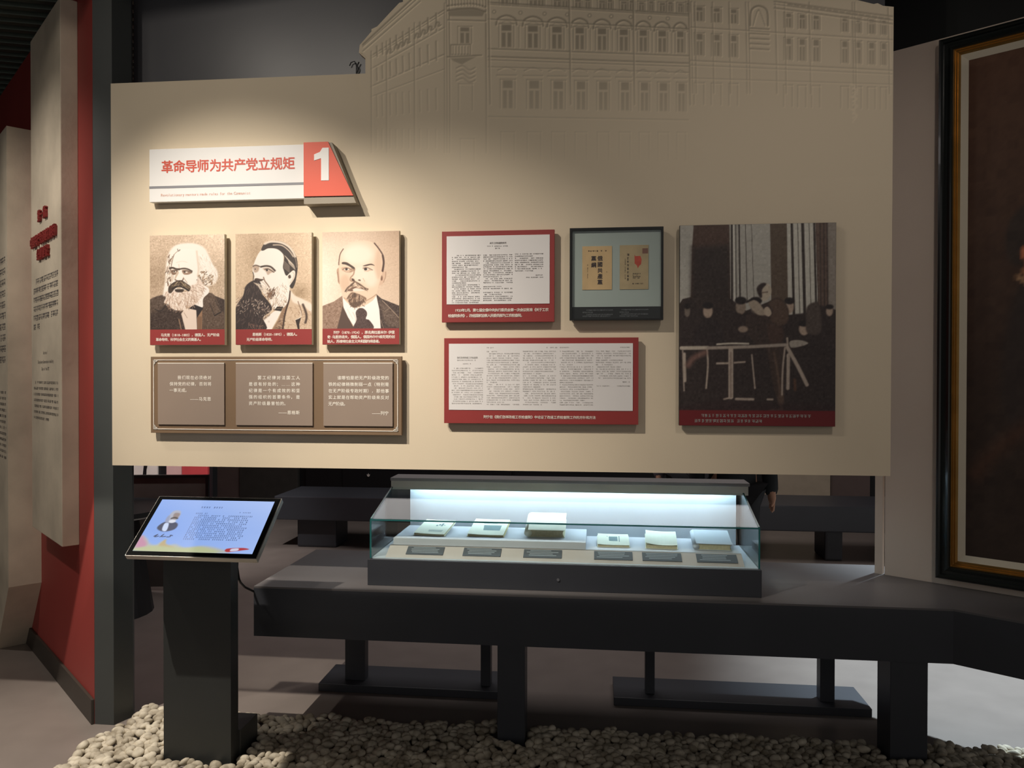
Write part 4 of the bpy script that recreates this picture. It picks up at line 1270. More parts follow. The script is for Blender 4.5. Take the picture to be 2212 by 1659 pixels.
rs = thing('display_riser', 'wide pale riser with a sloping label front inside the glass case', 'riser', (-0.16, 3.6, 0.782))
prism_yz('riser_body', [(3.397, 0.782), (3.477, 0.8195), (3.785, 0.8195), (3.785, 0.782)], -0.951, 0.634, M['riser'], rs)
prism_yz('label_slope', [(3.391, 0.7825), (3.397, 0.7825), (3.479, 0.8195), (3.476, 0.822)], -0.951, 0.634, M['striplabel'], rs)
r2 = thing('display_riser', 'raised grey upper step on the left half inside the glass case', 'riser', (-0.5, 3.6, 0.8195))
box('riser_body', -0.941, -0.049, 3.492, 3.80, 0.8195, 0.850, M['riser'], r2, 0.0015)

CARDS = [(-0.862, -0.691, 'dark label card at the left end of the case'), (-0.601, -0.429, 'dark label card below the yellow edged booklet'), (-0.326, -0.155, 'dark label card below the tall thick book'),
         (-0.011, 0.158, 'dark label card below the small thin booklet'), (0.201, 0.371, 'dark label card below the curled booklet'), (0.436, 0.61, 'dark label card at the right end of the case')]
sa = math.atan2(0.037, 0.082)
for i, (a, b, lab) in enumerate(CARDS):
    cdt = thing('label_card', lab, 'label card', ((a + b) / 2, 3.412, 0.7925), 0, 'label cards on the sloping riser')
    cdt.rotation_euler = (sa, 0, 0)
    w = (b - a) / 2
    box('card', -w, w, 0, 0.058, 0.0005, 0.0035, M['card'], cdt)
    r = random.Random(i)
    V, F = [], []
    for k in range(4):
        n = len(V)
        x0, x1 = -w + r.uniform(0.012, 0.03), w - r.uniform(0.012, 0.05)
        y = 0.047 - k * 0.011
        V += [(x0, y, 0.0038), (x1, y, 0.0038), (x1, y + 0.0035, 0.0038), (x0, y + 0.0035, 0.0038)]
        F.append((n, n + 1, n + 2, n + 3))
    mesh('caption', V, F, M['cardtext'], cdt, local=True)


def bent_sheet(name, w, l, z0, th, mat, parent, curl=0.0, curl2=0.0, n=8, inset=0.0):
    """thin cover of a booklet, curling up towards its left/right front"""
    V, F = [], []
    for k in range(n + 1):
        for j in range(5):
            t, s = k / n, j / 4
            x = (t - 0.5) * (w - 2 * inset)
            y = inset + s * (l - 2 * inset)
            zz = z0 + curl * (1 - t) ** 3 * (1 - s * 0.5) + curl2 * t ** 3 * (1 - s * 0.5)
            V.append((x, y, zz))
    m = len(V)
    V += [(x, y, z + th) for x, y, z in V]
    for k in range(n):
        for j in range(4):
            a, b, c, d = k * 5 + j, (k + 1) * 5 + j, (k + 1) * 5 + j + 1, k * 5 + j + 1
            F += [(a, d, c, b), (a + m, b + m, c + m, d + m)]
    for k in range(n):
        F += [(k * 5, (k + 1) * 5, (k + 1) * 5 + m, k * 5 + m), (k * 5 + 4, k * 5 + 4 + m, (k + 1) * 5 + 4 + m, (k + 1) * 5 + 4)]
    for j in range(4):
        F += [(j, j + m, j + 1 + m, j + 1), (n * 5 + j, n * 5 + j + 1, n * 5 + j + 1 + m, n * 5 + j + m)]
    return mesh(name, V, F, mat, parent, local=True, smooth=False)


def book(label, x, y, z, w, l, th, tilt, rz, cover, kind):
    b = thing('book' if th > 0.02 else 'booklet', label, 'book', (x, y, z), 0, 'old books in the glass case')
    b.rotation_euler = (math.radians(tilt), 0, math.radians(rz))
    hh = math.tan(math.radians(tilt)) * l * 0.8
    # wedge that props up the back of the book
    V = [(-w * 0.4, l * 0.05, 0), (w * 0.4, l * 0.05, 0), (w * 0.4, l * 0.85, 0), (-w * 0.4, l * 0.85, 0), (-w * 0.4, l * 0.85, -hh), (w * 0.4, l * 0.85, -hh)]
    mesh('wedge', V, [(0, 1, 2, 3), (3, 2, 5, 4), (0, 4, 5, 1), (0, 3, 4), (1, 5, 2)], M['riser'], b, local=True)
    if kind == 'thick':
        bent_sheet('back_cover', w, l, 0.0, 0.002, M[cover], b)
        V, F = [], []
        for k in range(9):
            t = k / 8
            dxx = 0.006 * math.sin(PI * t)
            V += [(-w / 2 + 0.003 - dxx * 0.3, 0.003, 0.002 + (th - 0.004) * t), (w / 2 - 0.004 - dxx, 0.003, 0.002 + (th - 0.004) * t), (w / 2 - 0.004 - dxx, l - 0.003, 0.002 + (th - 0.004) * t), (-w / 2 + 0.003 - dxx * 0.3, l - 0.003, 0.002 + (th - 0.004) * t)]
        for k in range(8):
            for q in range(4):
                F.append((k * 4 + q, k * 4 + (q + 1) % 4, (k + 1) * 4 + (q + 1) % 4, (k + 1) * 4 + q))
        F += [(3, 2, 1, 0), (32, 33, 34, 35)]
        mesh('pages', V, F, M['pages'], b, local=True)
        bent_sheet('front_cover', w, l, th - 0.002, 0.002, M[cover], b)
        tube('spine', [(-w / 2, 0.001, th / 2), (-w / 2, l - 0.001, th / 2)], th / 2, M[cover], b, 14)
        o = b.children[-1]
        for vv in o.data.vertices:
            vv.co.x = -w / 2 + (vv.co.x + w / 2) * 0.35
    else:
        c = 0.012 if kind == 'curl' else 0.004
        bent_sheet('back_cover', w * 1.03, l * 1.02, 0.0, 0.001, M['paper_y' if kind == 'yellow' else cover], b)
        bent_sheet('pages', w, l, 0.0012, th, M['pages'], b, inset=0.002)
        bent_sheet('front_cover', w * 0.99, l, th + 0.0015, 0.001, M[cover], b, curl=c, curl2=c * 0.4)
        zt = th + 0.0034
        if kind in ('picture', 'yellow', 'stampfront'):
            V, F = [], []
            r = random.Random(int(x * 1000))
            if kind == 'stampfront':
                q = [(-0.02, l * 0.35, 0.02, l * 0.75), (-0.03, l * 0.3, -0.026, l * 0.8), (0.026, l * 0.3, 0.03, l * 0.8)]
            elif kind == 'picture':
                q = [(-w * 0.42, l * (0.16 + 0.035 * k), w * 0.4, l * (0.175 + 0.035 * k)) for k in range(4)] + [(0.0 + 0.012 * k, l * (0.55 + 0.05 * (k % 2)), 0.009 + 0.012 * k, l * (0.63 + 0.06 * (k % 3))) for k in range(4)]
            else:
                q = [(-w * 0.3, l * 0.28, w * 0.34, l * 0.6), (-w * 0.4, l * 0.82, w * 0.3, l * 0.84), (-w * 0.4, l * 0.76, w * 0.4, l * 0.78), (-w * 0.4, l * 0.7, w * 0.2, l * 0.72)]
            for (a, bb, cc, dd_) in q:
                n = len(V)
                V += [(a, bb, zt), (cc, bb, zt), (cc, dd_, zt), (a, dd_, zt)]
                F.append((n, n + 1, n + 2, n + 3))
            mesh('print', V, F, M['teal_ink'], b, local=True)
    return b


book('thin cream booklet with a faint blue print at the left of the case', -0.785, 3.55, 0.8515, 0.15, 0.205, 0.006, 8, -5, 'paper', 'picture')
book('old booklet with yellowed edges and a grey picture beside the thin cream one', -0.518, 3.56, 0.8515, 0.172, 0.215, 0.006, 9, -2, 'paper', 'yellow')
book('thick cream book, tallest one, at the right of the raised step', -0.233, 3.58, 0.8515, 0.172, 0.205, 0.036, 13, 0, 'paper', 'thick')
book('small thin booklet with a grey stamp, first on the lower step', 0.077, 3.545, 0.821, 0.145, 0.165, 0.007, 6, 0, 'paper', 'stampfront')
book('pale booklet with a curled corner, middle of the lower step', 0.293, 3.535, 0.821, 0.142, 0.19, 0.013, 8, -3, 'paper', 'curl')
book('thick grey white hardback book at the right end of the case', 0.525, 3.53, 0.821, 0.158, 0.20, 0.03, 7, -3, 'casewhite', 'thick')

# ---------------------------------------------------------------- touch screen kiosk
kk = thing('touch_kiosk', 'black pedestal kiosk with a tilted lit blue touch screen', 'kiosk', (-1.63, 3.05, 0))
prism_yz('pedestal', [(2.985, 0.0), (3.05, 0.0), (3.05, 1.005), (2.985, 0.953)], -1.775, -1.484, M['kiosk'], kk)
box('foot', -1.772, -1.474, 3.051, 3.212, 0, 0.125, M['kiosk'], kk, 0.003)
SA = math.atan2(1.09 - 0.893, 3.095 - 2.85)
SL = math.hypot(0.197, 0.245)
kx0, kx1 = -1.857, -1.313
off = origin(kk)


def kp(x, s, h):
    return (x - off.x, 2.85 + s * math.cos(SA) - h * math.sin(SA) - off.y, 0.893 + s * math.sin(SA) + h * math.cos(SA) - off.z)


def kbox(name, x0, x1, s0, s1, h0, h1, mat, parent):
    V = [kp(x, s, h) for x in (x0, x1) for s in (s0, s1) for h in (h0, h1)]
    return mesh(name, V, [(0, 1, 3, 2), (4, 6, 7, 5), (0, 4, 5, 1), (2, 3, 7, 6), (0, 2, 6, 4), (1, 5, 7, 3)], mat, parent, local=True)


hs = kbox('housing', kx0, kx1, 0, SL, -0.026, -0.003, M['alu'], kk)
kbox('bezel', kx0 + 0.003, kx1 - 0.003, 0.003, SL - 0.003, -0.003, 0.0, M['bezel'], kk)
kbox('neck', -1.74, -1.52, 0.12, 0.26, -0.05, -0.026, M['kiosk'], kk)


def screen_picture():
    c = Canvas(0, 0, 1000, 545, 4.5, (132, 168, 238))
    c.gradient(lambda X, Y, A: A + np.array([44, 30, 8]) * np.clip(X * 0.7 + 0.25 - Y * 0.5, 0, 1) + np.array([30, 22, 6]) * np.clip(Y - 0.6, 0, 1))
    c.poly([(0, 400), (60, 420), (110, 470), (170, 480), (210, 440), (260, 480), (330, 470), (420, 500), (560, 480), (700, 500), (760, 545), (0, 545)], (184, 186, 176), 18)
    c.poly([(0, 395), (40, 420), (90, 480), (60, 520), (0, 500)], (196, 140, 168), 22)
    c.poly([(210, 440), (230, 425), (250, 470), (330, 500), (300, 520), (200, 500)], (190, 170, 130), 12)
    c.poly([(40, 510), (200, 490), (420, 505), (560, 490), (700, 545), (40, 545)], (186, 192, 150), 16)
    # small portrait and signature
    c.poly([(95, 300), (120, 255), (160, 240), (230, 245), (262, 275), (250, 320), (180, 345), (120, 330)], (66, 72, 98), 7)
    c.poly([(140, 262), (176, 258), (190, 335), (150, 330)], (206, 220, 248), 5)
    c.poly([(150, 140), (182, 118), (222, 128), (236, 180), (214, 240), (172, 250), (140, 220)], (176, 180, 196), 9)
    c.poly([(132, 190), (150, 175), (165, 250), (135, 240)], (150, 158, 186), 9)
    c.poly([(178, 150), (228, 152), (222, 205), (190, 210)], (150, 136, 134), 8)
    c.line([(176, 205), (200, 196), (226, 204)], 14, (70, 62, 62), 5)
    c.ell(196, 236, 30, 17, (222, 226, 238), 7)
    c.line([(110, 395), (135, 375), (120, 400), (150, 392)], 7, (36, 44, 74), 2)
    c.line([(165, 400), (185, 372), (175, 395), (210, 394)], 7, (36, 44, 74), 2)
    c.line([(222, 398), (250, 395), (245, 380), (265, 384)], 7, (36, 44, 74), 2)
    c.poly([(765, 508), (790, 496), (905, 488), (958, 500), (905, 512), (800, 532), (768, 524)], (178, 62, 66), 4)
    c.poly([(812, 500), (868, 494), (868, 516), (812, 524)], (214, 208, 226), 3)
    return c


dx0, dx1, ds0, ds1 = kx0 + 0.0235, kx1 - 0.0235, 0.021, SL - 0.021


def on_screen(U, S):
    co = np.zeros(U.shape + (3,))
    co[..., 0] = U - off.x
    co[..., 1] = 2.85 + S * math.cos(SA) - 0.0006 * math.sin(SA) - off.y
    co[..., 2] = 0.893 + S * math.sin(SA) + 0.0006 * math.cos(SA) - off.z
    return co


dsp = sheet('display', screen_picture(), dx0, dx1, ds0, ds1, 0, M['screen'], kk, tilt=on_screen)
V, F = [], []
r = random.Random(5)
M['screenink'] = material('screen_ink', (40, 52, 92), 0.3, emit=0.4)


def srow(fx0, fx1, fy, cw, h):
    x = fx0
    while x < fx1:
        if r.random() < 0.85:
            w = cw * r.uniform(0.5, 0.75)
            for (a, b, cc, d) in ((0, 1, 0.3, 0.5), (0, 0.9, -0.5, -0.3), (0.35, 0.6, -0.5, 0.5)):
                n = len(V)
                for (px, py) in ((x + a * w, fy - cc * h), (x + b * w, fy - cc * h), (x + b * w, fy - d * h), (x + a * w, fy - d * h)):
                    V.append(kp(dx0 + px * (dx1 - dx0), ds1 - py * (ds1 - ds0), 0.0011))
                F.append((n, n + 1, n + 2, n + 3))
        x += cw


srow(0.385, 0.565, 0.145, 0.022, 0.026)
srow(0.74, 0.865, 0.235, 0.0145, 0.018)
srow(0.365, 0.46, 0.268, 0.0155, 0.022)
for k in range(13):
    srow(0.395 if k == 0 else 0.37, 0.865 - (r.uniform(0.0, 0.05)), 0.31 + k * 0.0375, 0.0165, 0.023)
mesh('screen_text', V, F, M['screenink'], dsp, local=True)
tube('power_cable', [(-1.50, 3.055, 0.905), (-1.468, 3.03, 0.885), (-1.452, 3.01, 0.868), (-1.463, 3.02, 0.852), (-1.49, 3.06, 0.865), (-1.50, 3.075, 0.80), (-1.495, 3.08, 0.75), (-1.522, 3.15, 0.715), (-1.536, 3.22, 0.675), (-1.5285, 3.30, 0.632)], 0.005, M['cable'], kk)

# ---------------------------------------------------------------- hanging concrete slabs on the red wall
s2 = thing('concrete_slab', 'tall pale concrete slab hung on the red wall with raised red title', 'slab', RO, RW, 'concrete text slabs on the red wall')
box('slab_body', -0.93, -0.262, -0.075, 0.0, 0.785, 3.40, M['concrete'], s2, 0.004)
lettering('title', [('第一篇', -0.715, 2.402, -0.527), ('中国共产党创建初期的', -0.895, 2.283, -0.33), ('纪律建设', -0.735, 2.204, -0.483)], 0.062, M['maroon'], s2, -0.076, 0.03, 0.012)
marks('body_text', [(-0.81 if k == 0 else -0.87, -0.32 if k < 5 else -0.72, 2.098 - k * 0.0475) for k in range(6)], 0.031, 0.028, M['ink'], s2, -0.0758, 31, 0.95)
lettering('english_title', [('Section I', -0.648, 1.712, -0.55), ('Disciplinary Construction in the Early', -0.768, 1.666, -0.42), ('Days of the CPC', -0.682, 1.630, -0.515)], 0.024, M['ink'], s2, -0.0758, 0.0)
marks('english_text', [(-0.84 if k == 0 else -0.872, -0.322 if k < 6 else -0.52, 1.567 - k * 0.031) for k in range(7)], 0.0125, 0.013, M['ink'], s2, -0.0758, 37, 0.85)
s1 = thing('concrete_slab', 'wider concrete slab standing on the floor, cut off by the left edge', 'slab', RO, RW, 'concrete text slabs on the red wall')
prism_xz('slab_body', [(-2.3, 2.972), (-1.102, 2.972), (-1.102, 0.435), (-1.46, 0.0), (-2.3, 0.0)], -0.158, 0.0, M['concrete'], s1)
marks('body_text', [(-2.1, -1.15, 2.246 - k * 0.0615) for k in range(10)], 0.038, 0.036, M['ink'], s1, -0.1588, 41, 0.95)
marks('english_text', [(-2.1, -1.15, 1.508 - k * 0.033) for k in range(12)], 0.014, 0.015, M['ink'], s1, -0.1588, 43, 0.85)

# ---------------------------------------------------------------- framed painting
pt = thing('framed_painting', 'large dark oil painting in a black and gilt frame on the right wall', 'painting', BO, BW)
PX0, PX1, PZ0, PZ1 = 0.226, 1.98, 0.694, 3.116


def moulding(name, prof, mat, parent):
    V, F = [], []
    for (a, y) in prof:
        V += [(PX0 + a, y, PZ0 + a), (PX1 - a, y, PZ0 + a), (PX1 - a, y, PZ1 - a), (PX0 + a, y, PZ1 - a)]
    for k in range(len(prof) - 1):
        for q in range(4):
            F.append((k * 4 + q, k * 4 + (q + 1) % 4, (k + 1) * 4 + (q + 1) % 4, (k + 1) * 4 + q))
    return mesh(name, V, F, mat, parent, local=True)


moulding('outer_frame', [(0.05, 0.0), (0, 0.0), (0, -0.04), (0.006, -0.056), (0.016, -0.062), (0.022, -0.056), (0.026, -0.046), (0.04, -0.05), (0.052, -0.056), (0.061, -0.048), (0.061, -0.01)], M['gframe'], pt)
moulding('gilt_frame', [(0.061, -0.01), (0.061, -0.050), (0.065, -0.055), (0.069, -0.049), (0.073, -0.053), (0.078, -0.046), (0.082, -0.050), (0.090, -0.040), (0.090, -0.01)], M['gold'], pt)
moulding('linen_slip', [(0.090, -0.01), (0.090, -0.040), (0.118, -0.030), (0.118, -0.01)], M['linen'], pt)


def painting_picture():
    c = Canvas(340, -3000, 1868, -810, 13, (70, 48, 33))
    c.gradient(lambda X, Y, A: A * (1 - 0.5 * np.clip(Y * 1.25, 0, 1)) + np.array([14, 4, -2]) * np.clip(X - 0.2, 0, 1))
    c.poly([(430, -820), (420, -1300), (520, -1480), (700, -1560), (1300, -1500), (1500, -820)], (40, 31, 26), 60)
    c.poly([(480, -1450), (490, -1800), (540, -1990), (640, -2030), (900, -1980), (980, -1700), (960, -1380), (640, -1300)], (37, 29, 28), 30)
    c.line([(380, -1180), (470, -1300), (620, -1420), (800, -1440)], 60, (58, 40, 30), 30)
    c.poly([(545, -2050), (600, -2060), (690, -2000), (640, -1940)], (150, 112, 86), 12)
    c.poly([(545, -2210), (600, -2290), (700, -2280), (740, -2150), (710, -2030), (630, -2010), (570, -2050)], (160, 112, 84), 14)
    c.poly([(484, -2180), (510, -2290), (600, -2345), (720, -2320), (690, -2270), (590, -2240), (575, -2150), (545, -2080), (505, -2090)], (38, 29, 25), 12)
    c.ell(555, -2130, 17, 30, (150, 100, 76), 7)
    c.line([(530, -2030), (590, -1985), (640, -1975)], 14, (170, 150, 128), 8)
    c.ell(640, -1550, 50, 40, (130, 88, 66), 20)
    c.A *= np.array([1.3, 1.16, 1.0])
    c.grain(3)
    return c


sheet('canvas', painting_picture(), 0.343, 1.863, 0.811, 2.999, -0.028, M['oil'], pt)

# ---------------------------------------------------------------- the hall behind
fb = thing('display_bench', 'black bench far back in the hall, seen under the panel', 'bench', (-0.3, 7.0, 0))
box('bench_body', -2.98, 3.2, 6.85, 7.5, 0.27, 0.49, M['bench'], fb, 0.01)
for a, b in ((-2.80, -2.42), (1.98, 2.13)):
    box('leg', a, b, 6.95, 7.3, 0, 0.27, M['bench'], fb, 0.02)
db = thing('far_display_board', 'pink, red and white display board far behind at the left', 'display board', (-3.5, 6.2, 0))
box('stand', -4.2, -3.25, 6.22, 6.3, 0, 1.6, M['far_c'], db)
wp = box('white_panel', -4.0, -3.74, 6.2, 6.22, 0.68, 1.5, M['far_white'], db)
prism_xz('dark_figure', [(-3.93, 1.2), (-3.86, 0.83), (-3.875, 0.70), (-3.84, 0.70), (-3.835, 0.8), (-3.80, 0.95), (-3.81, 1.2)], 6.196, 6.2, M['far_c'], wp)
box('pink_panel', -3.655, -3.52, 6.2, 6.22, 0.5, 1.5, M['far_pink'], db)
box('red_panel', -3.51, -3.28, 6.19, 6.22, 0.5, 1.5, M['far_red'], db)
fs = thing('framed_screen', 'black framed glass screen beyond the touch kiosk', 'screen', (-3.2, 5.4, 0))
fs.rotation_euler = (0, 0, math.radians(9))
boxes('frame', [(-0.6, 0.32, 0, 0.03, 0.845, 0.865), (0.30, 0.32, 0, 0.03, 0.0, 0.845), (-0.6, -0.58, 0, 0.03, 0.0, 0.845)], M['frame_black'], fs)
M['smoked'] = material('smoked_glass', (88, 80, 76), 0.5, var=0.35, scale=2.5)
box('pane', -0.58, 0.30, 0.01, 0.02, 0.03, 0.845, M['smoked'], fs)
ft = thing('round_table', 'dark round topped table with a pale rim beyond the kiosk', 'table', (-3.3, 4.85, 0))
m = bpy.data.meshes.new('table_top')
bm = bmesh.new()
bmesh.ops.create_cone(bm, cap_ends=True, segments=40, radius1=0.42, radius2=0.42, depth=0.03, matrix=Matrix.Translation((0, 0, 0.70)))
bm.to_mesh(m)
bm.free()
link('table_top', m, M['black'], ft)
m = bpy.data.meshes.new('rim')
bm = bmesh.new()
bmesh.ops.create_cone(bm, cap_ends=True, segments=40, radius1=0.424, radius2=0.424, depth=0.008, matrix=Matrix.Translation((0, 0, 0.68)))
bm.to_mesh(m)
bm.free()
link('rim', m, M['alu'], ft)
m = bpy.data.meshes.new('pillar')
bm = bmesh.new()
bmesh.ops.create_cone(bm, cap_ends=True, segments=24, radius1=0.3, radius2=0.2, depth=0.676, matrix=Matrix.Translation((0, 0, 0.338)))
bm.to_mesh(m)
bm.free()
link('pillar', m, M['black'], ft)
em = mesh('emblem', [(-2.745, 8.99, 0.405), (-2.73, 8.99, 0.395), (-2.715, 8.99, 0.405), (-2.71, 8.99, 0.43), (-2.722, 8.99, 0.42), (-2.73, 8.99, 0.442), (-2.737, 8.99, 0.42), (-2.75, 8.99, 0.43)], [tuple(range(8))], M['far_white'], fw)


# visitors far behind: skinned bodies with separate clothes
def skin_mesh(name, verts, edges, mat, parent, root=0, sub=1):
    me = bpy.data.meshes.new(name + '_skeleton')
    me.from_pydata([v[:3] for v in verts], edges, [])
    o = bpy.data.objects.new(name + '_skeleton', me)
    COL.objects.link(o)
    md = o.modifiers.new('Skin', 'SKIN')
    md.use_smooth_shade = True
    for i, v in enumerate(verts):
        sv = me.skin_vertices[0].data[i]
        sv.radius = (v[3], v[4] if len(v) > 4 else v[3])
        sv.use_root = i == root
    sd = o.modifiers.new('Sub', 'SUBSURF')
    sd.levels = sd.render_levels = sub
    bpy.context.view_layer.update()
    out = bpy.data.meshes.new_from_object(o.evaluated_get(bpy.context.evaluated_depsgraph_get()))
    bpy.data.objects.remove(o)
    bpy.data.meshes.remove(me)
    out.name = name
    out.materials.clear()
    return link(name, out, mat, parent, smooth=True)


def person(label, loc, rz, coat):
    p = thing('person', label, 'person', loc, rz, 'visitors in the hall behind')
    vs = [(0, 0, 0.95, 0.14, 0.11), (0, 0, 1.2, 0.14, 0.10), (0, 0, 1.38, 0.15, 0.09), (0, -0.01, 1.47, 0.055), (0, -0.02, 1.54, 0.06), (0, -0.03, 1.62, 0.085, 0.1), (0, -0.02, 1.70, 0.06)]
    es = [(i, i + 1) for i in range(6)]
    for s in (-1, 1):
        n = len(vs)
        vs += [(s * 0.18, 0, 1.36, 0.055), (s * 0.23, 0.01, 1.12, 0.045), (s * 0.25, -0.03, 0.88, 0.032), (s * 0.25, -0.05, 0.80, 0.034, 0.022)]
        es += [(2, n), (n, n + 1), (n + 1, n + 2), (n + 2, n + 3)]
        for k, (dx, dy, dz) in enumerate(((0, -0.03, -0.085), (0, -0.012, -0.095), (0, 0.006, -0.09), (0, 0.024, -0.075), (-s * 0.02, -0.045, -0.05))):
            m_ = len(vs)
            vs += [(s * 0.25 + dx * 0.5, -0.05 + dy, 0.80 + dz * 0.5, 0.009), (s * 0.25 + dx - s * 0.006, -0.055 + dy, 0.80 + dz, 0.007)]
            es += [(n + 3, m_), (m_, m_ + 1)]
        n = len(vs)
        vs += [(s * 0.10, 0, 0.88, 0.085), (s * 0.105, -0.01, 0.48, 0.055), (s * 0.11, 0.02, 0.09, 0.04), (s * 0.115, -0.12, 0.04, 0.035)]
        es += [(0, n), (n, n + 1), (n + 1, n + 2), (n + 2, n + 3)]
    skin_mesh('body', vs, es, M['skin'], p)
    cv = [(0, 0, 0.72, 0.2, 0.16), (0, 0, 1.05, 0.175, 0.14), (0, 0, 1.25, 0.17, 0.13), (0, 0, 1.40, 0.165, 0.11), (0, -0.01, 1.475, 0.075)]
    ce = [(0, 1), (1, 2), (2, 3), (3, 4)]
    for s in (-1, 1):
        n = len(cv)
        cv += [(s * 0.19, 0, 1.37, 0.075), (s * 0.24, 0.01, 1.12, 0.064), (s * 0.255, -0.035, 0.80, 0.052)]
        ce += [(3, n), (n, n + 1), (n + 1, n + 2)]
    skin_mesh('coat', cv, ce, coat, p)
    tv = [(0, 0, 0.9, 0.15, 0.12)]
    te = []
    for s in (-1, 1):
        n = len(tv)
        tv += [(s * 0.10, 0, 0.82, 0.1), (s * 0.105, -0.01, 0.48, 0.075), (s * 0.11, 0.02, 0.12, 0.06)]
        te += [(0, n), (n, n + 1), (n + 1, n + 2)]
    skin_mesh('trousers', tv, te, M['trouser'], p)
    skin_mesh('hair', [(0, 0.02, 1.70, 0.085, 0.09), (0, 0.045, 1.62, 0.07)], [(0, 1)], M['hair'], p)
    for s in (-1, 1):
        skin_mesh('shoe', [(s * 0.11, 0.04, 0.05, 0.045), (s * 0.115, -0.14, 0.04, 0.04)], [(0, 1)], M['shoe'], p)
    # a face: eyes and a mouth
    for s in (-1, 1):
        skin_mesh('eye', [(s * 0.032, -0.122, 1.635, 0.008), (s * 0.034, -0.128, 1.635, 0.006)], [(0, 1)], M['hair'], p)
    skin_mesh('mouth', [(-0.02, -0.118, 1.575, 0.005), (0.02, -0.118, 1.575, 0.005)], [(0, 1)], M['far_red'], p)
    return p


person('person in a black coat standing behind the right end of the case', (0.90, 5.25, 0), 0.2, M['coat'])
person('person in a grey coat standing behind the glass case', (0.73, 6.0, 0), -0.3, M['coatg'])

# ---------------------------------------------------------------- pebble bed
pm = bpy.data.materials.new('pebble_stone')
pm.use_nodes = True
nt = pm.node_tree
b = nt.nodes['Principled BSDF']
b.inputs['Roughness'].default_value = 0.75
geo = nt.nodes.new('ShaderNodeNewGeometry')
nz = nt.nodes.new('ShaderNodeTexNoise')
nz.inputs['Scale'].default_value = 17
nz.inputs['Detail'].default_value = 3
rp = nt.nodes.new('ShaderNodeValToRGB')
rp.color_ramp.elements[0].position, rp.color_ramp.elements[1].position = 0.32, 0.68
rp.color_ramp.elements[0].color = lin((150, 138, 118)) + (1,)
rp.color_ramp.elements[1].color = lin((224, 214, 194)) + (1,)
nt.links.new(geo.outputs['Position'], nz.inputs['Vector'])
nt.links.new(nz.outputs['Fac'], rp.inputs['Fac'])
nt.links.new(rp.outputs['Color'], b.inputs['Base Color'])
PEB = []
for k in range(6):
    bm = bmesh.new()
    bmesh.ops.create_icosphere(bm, subdivisions=2, radius=1.0)
    ph = [rnd.uniform(0, 6) for _ in range(6)]
    for v in bm.verts:
        x, y, z = v.co
        s = 1 + 0.14 * math.sin(2.1 * x + ph[0]) + 0.12 * math.sin(2.4 * y + ph[1]) + 0.1 * math.sin(2.6 * z + ph[2])
        v.co = Vector((x * 1.22 * s, y * 0.92 * s, z * 0.72 * s))
    me = bpy.data.meshes.new('pebble')
    bm.to_mesh(me)
    bm.free()
    me.materials.append(pm)
    me.polygons.foreach_set('use_smooth', [True] * len(me.polygons))
    PEB.append(me)


def blocked(x, y, m=0.02):
    for (a, b_, c, d) in ((-1.775, -1.474, 2.985, 3.212), (-0.427, -0.307, 3.30, 3.42), (1.205, 1.352, 3.31, 3.46), (-2.3, -2.16, 3.28, 3.5)):
        if a - m < x < b_ + m and c - m < y < d + m: return True
    return False


spots = []
j = 0
y = 2.74
while y < 3.47:
    x = -2.17 + (0.017 if j % 2 else 0)
    while x < 2.6:
        px, py = x + rnd.uniform(-0.011, 0.011), y + rnd.uniform(-0.011, 0.011)
        lim = 3.425 + 0.012 * math.sin(px * 9) + 0.012 * math.sin(px * 23) + (0.02 if px > 0.3 else 0) + (0.03 if px > 1.4 else 0)
        if py < lim and px > -2.165 + 0.02 * math.sin(py * 20) and not blocked(px, py):
            spots.append((px, py, 0.019 + rnd.uniform(-0.006, 0.012), rnd.uniform(0.0155, 0.0225)))
        x += 0.033
    y += 0.0285
    j += 1


def in_view(x, y, z):
    cy, sy, cp, sp, cr, sr = pc
    u, v, w = x, y, z - 1.6
    X, Y = cy * u + sy * v, -sy * u + cy * v
    Y2, Z2 = cp * Y + sp * w, -sp * Y + cp * w
    return 12 < W / 2 + FPX * X / Y2 < W - 12 and H / 2 - FPX * Z2 / Y2 < H - 10 and not (-1.83 < x < -1.44 and y > 2.98)


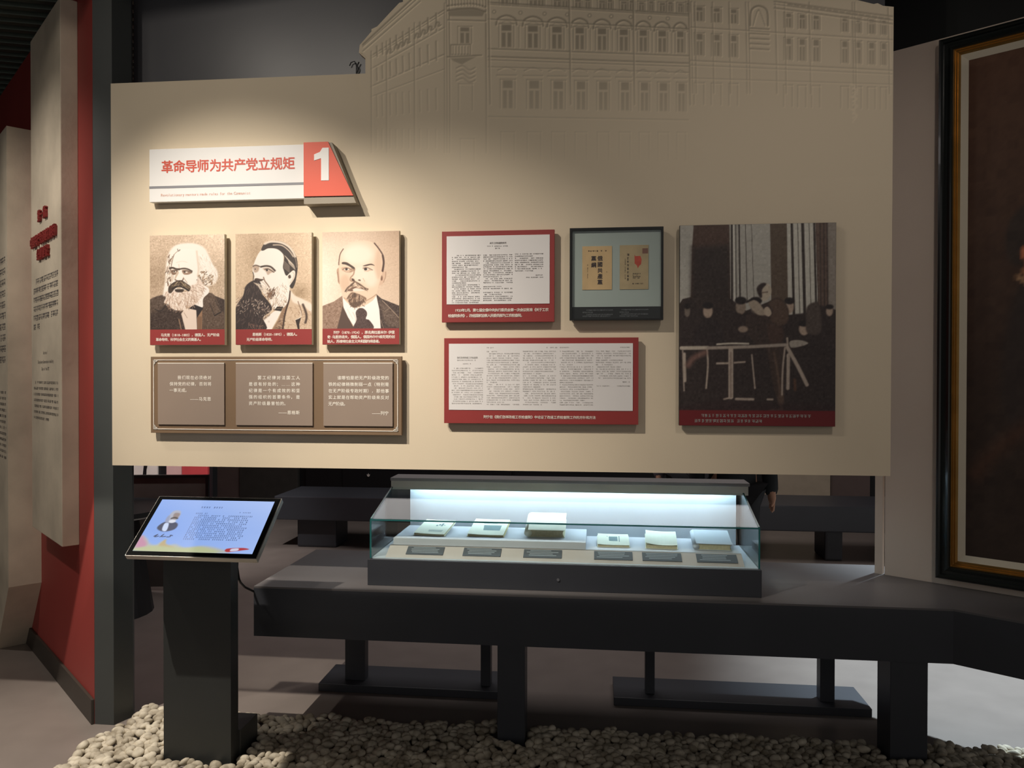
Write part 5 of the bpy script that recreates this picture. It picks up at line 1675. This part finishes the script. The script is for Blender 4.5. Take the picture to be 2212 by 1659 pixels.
vis = sorted([i for i, s in enumerate(spots) if in_view(*s[:3])], key=lambda i: spots[i][0] ** 2 + spots[i][1] ** 2 - spots[i][3] * 8)
single = set(vis[:300])
base_v = []
for me in PEB:
    co = np.zeros(len(me.vertices) * 3)
    me.vertices.foreach_get('co', co)
    fi = np.zeros(len(me.loops), np.int32)
    me.loops.foreach_get('vertex_index', fi)
    base_v.append((co.reshape(-1, 3), fi.reshape(-1, 3)))
CO, FI, nv = [], [], 0
for i, (x, y, z, rad) in enumerate(spots):
    k = rnd.randrange(6)
    rot = Matrix.Rotation(rnd.uniform(0, 6.28), 3, 'Z') @ Matrix.Rotation(rnd.uniform(-0.5, 0.5), 3, 'X') @ Matrix.Rotation(rnd.uniform(-0.4, 0.4), 3, 'Y')
    if i in single:
        o = bpy.data.objects.new('pebble', PEB[k])
        COL.objects.link(o)
        o.matrix_world = Matrix.Translation((x, y, z)) @ rot.to_4x4() @ Matrix.Scale(rad, 4)
        where = ('left of the kiosk pedestal' if x < -1.775 else 'in front of the kiosk pedestal' if x < -1.48 else
                 'between the kiosk and the middle bench leg' if x < -0.43 else 'in front of the middle bench leg' if x < -0.3 else 'between the middle and right bench legs')
        tag(o, 'pale rounded pebble near the front, ' + where, 'pebble', 'pebbles at the front of the gravel bed')
    else:
        co, fi = base_v[k]
        R = np.array(rot)
        CO.append((co * rad) @ R.T + np.array([x, y, z]))
        FI.append(fi + nv)
        nv += len(co)
CO, FI = np.concatenate(CO), np.concatenate(FI)
me = bpy.data.meshes.new('pebble_bed')
me.vertices.add(len(CO))
me.vertices.foreach_set('co', CO.reshape(-1).astype(np.float32))
me.loops.add(FI.size)
me.loops.foreach_set('vertex_index', FI.reshape(-1).astype(np.int32))
me.polygons.add(len(FI))
me.polygons.foreach_set('loop_start', np.arange(0, FI.size, 3, dtype=np.int32))
me.update(calc_edges=True)
pb = link('pebble_bed', me, pm, None, True)
tag(pb, 'bed of pale pebbles spread on the floor under the bench', 'pebbles', None, 'stuff')

bpy.data.objects.remove(_to)
bpy.data.curves.remove(_tc)
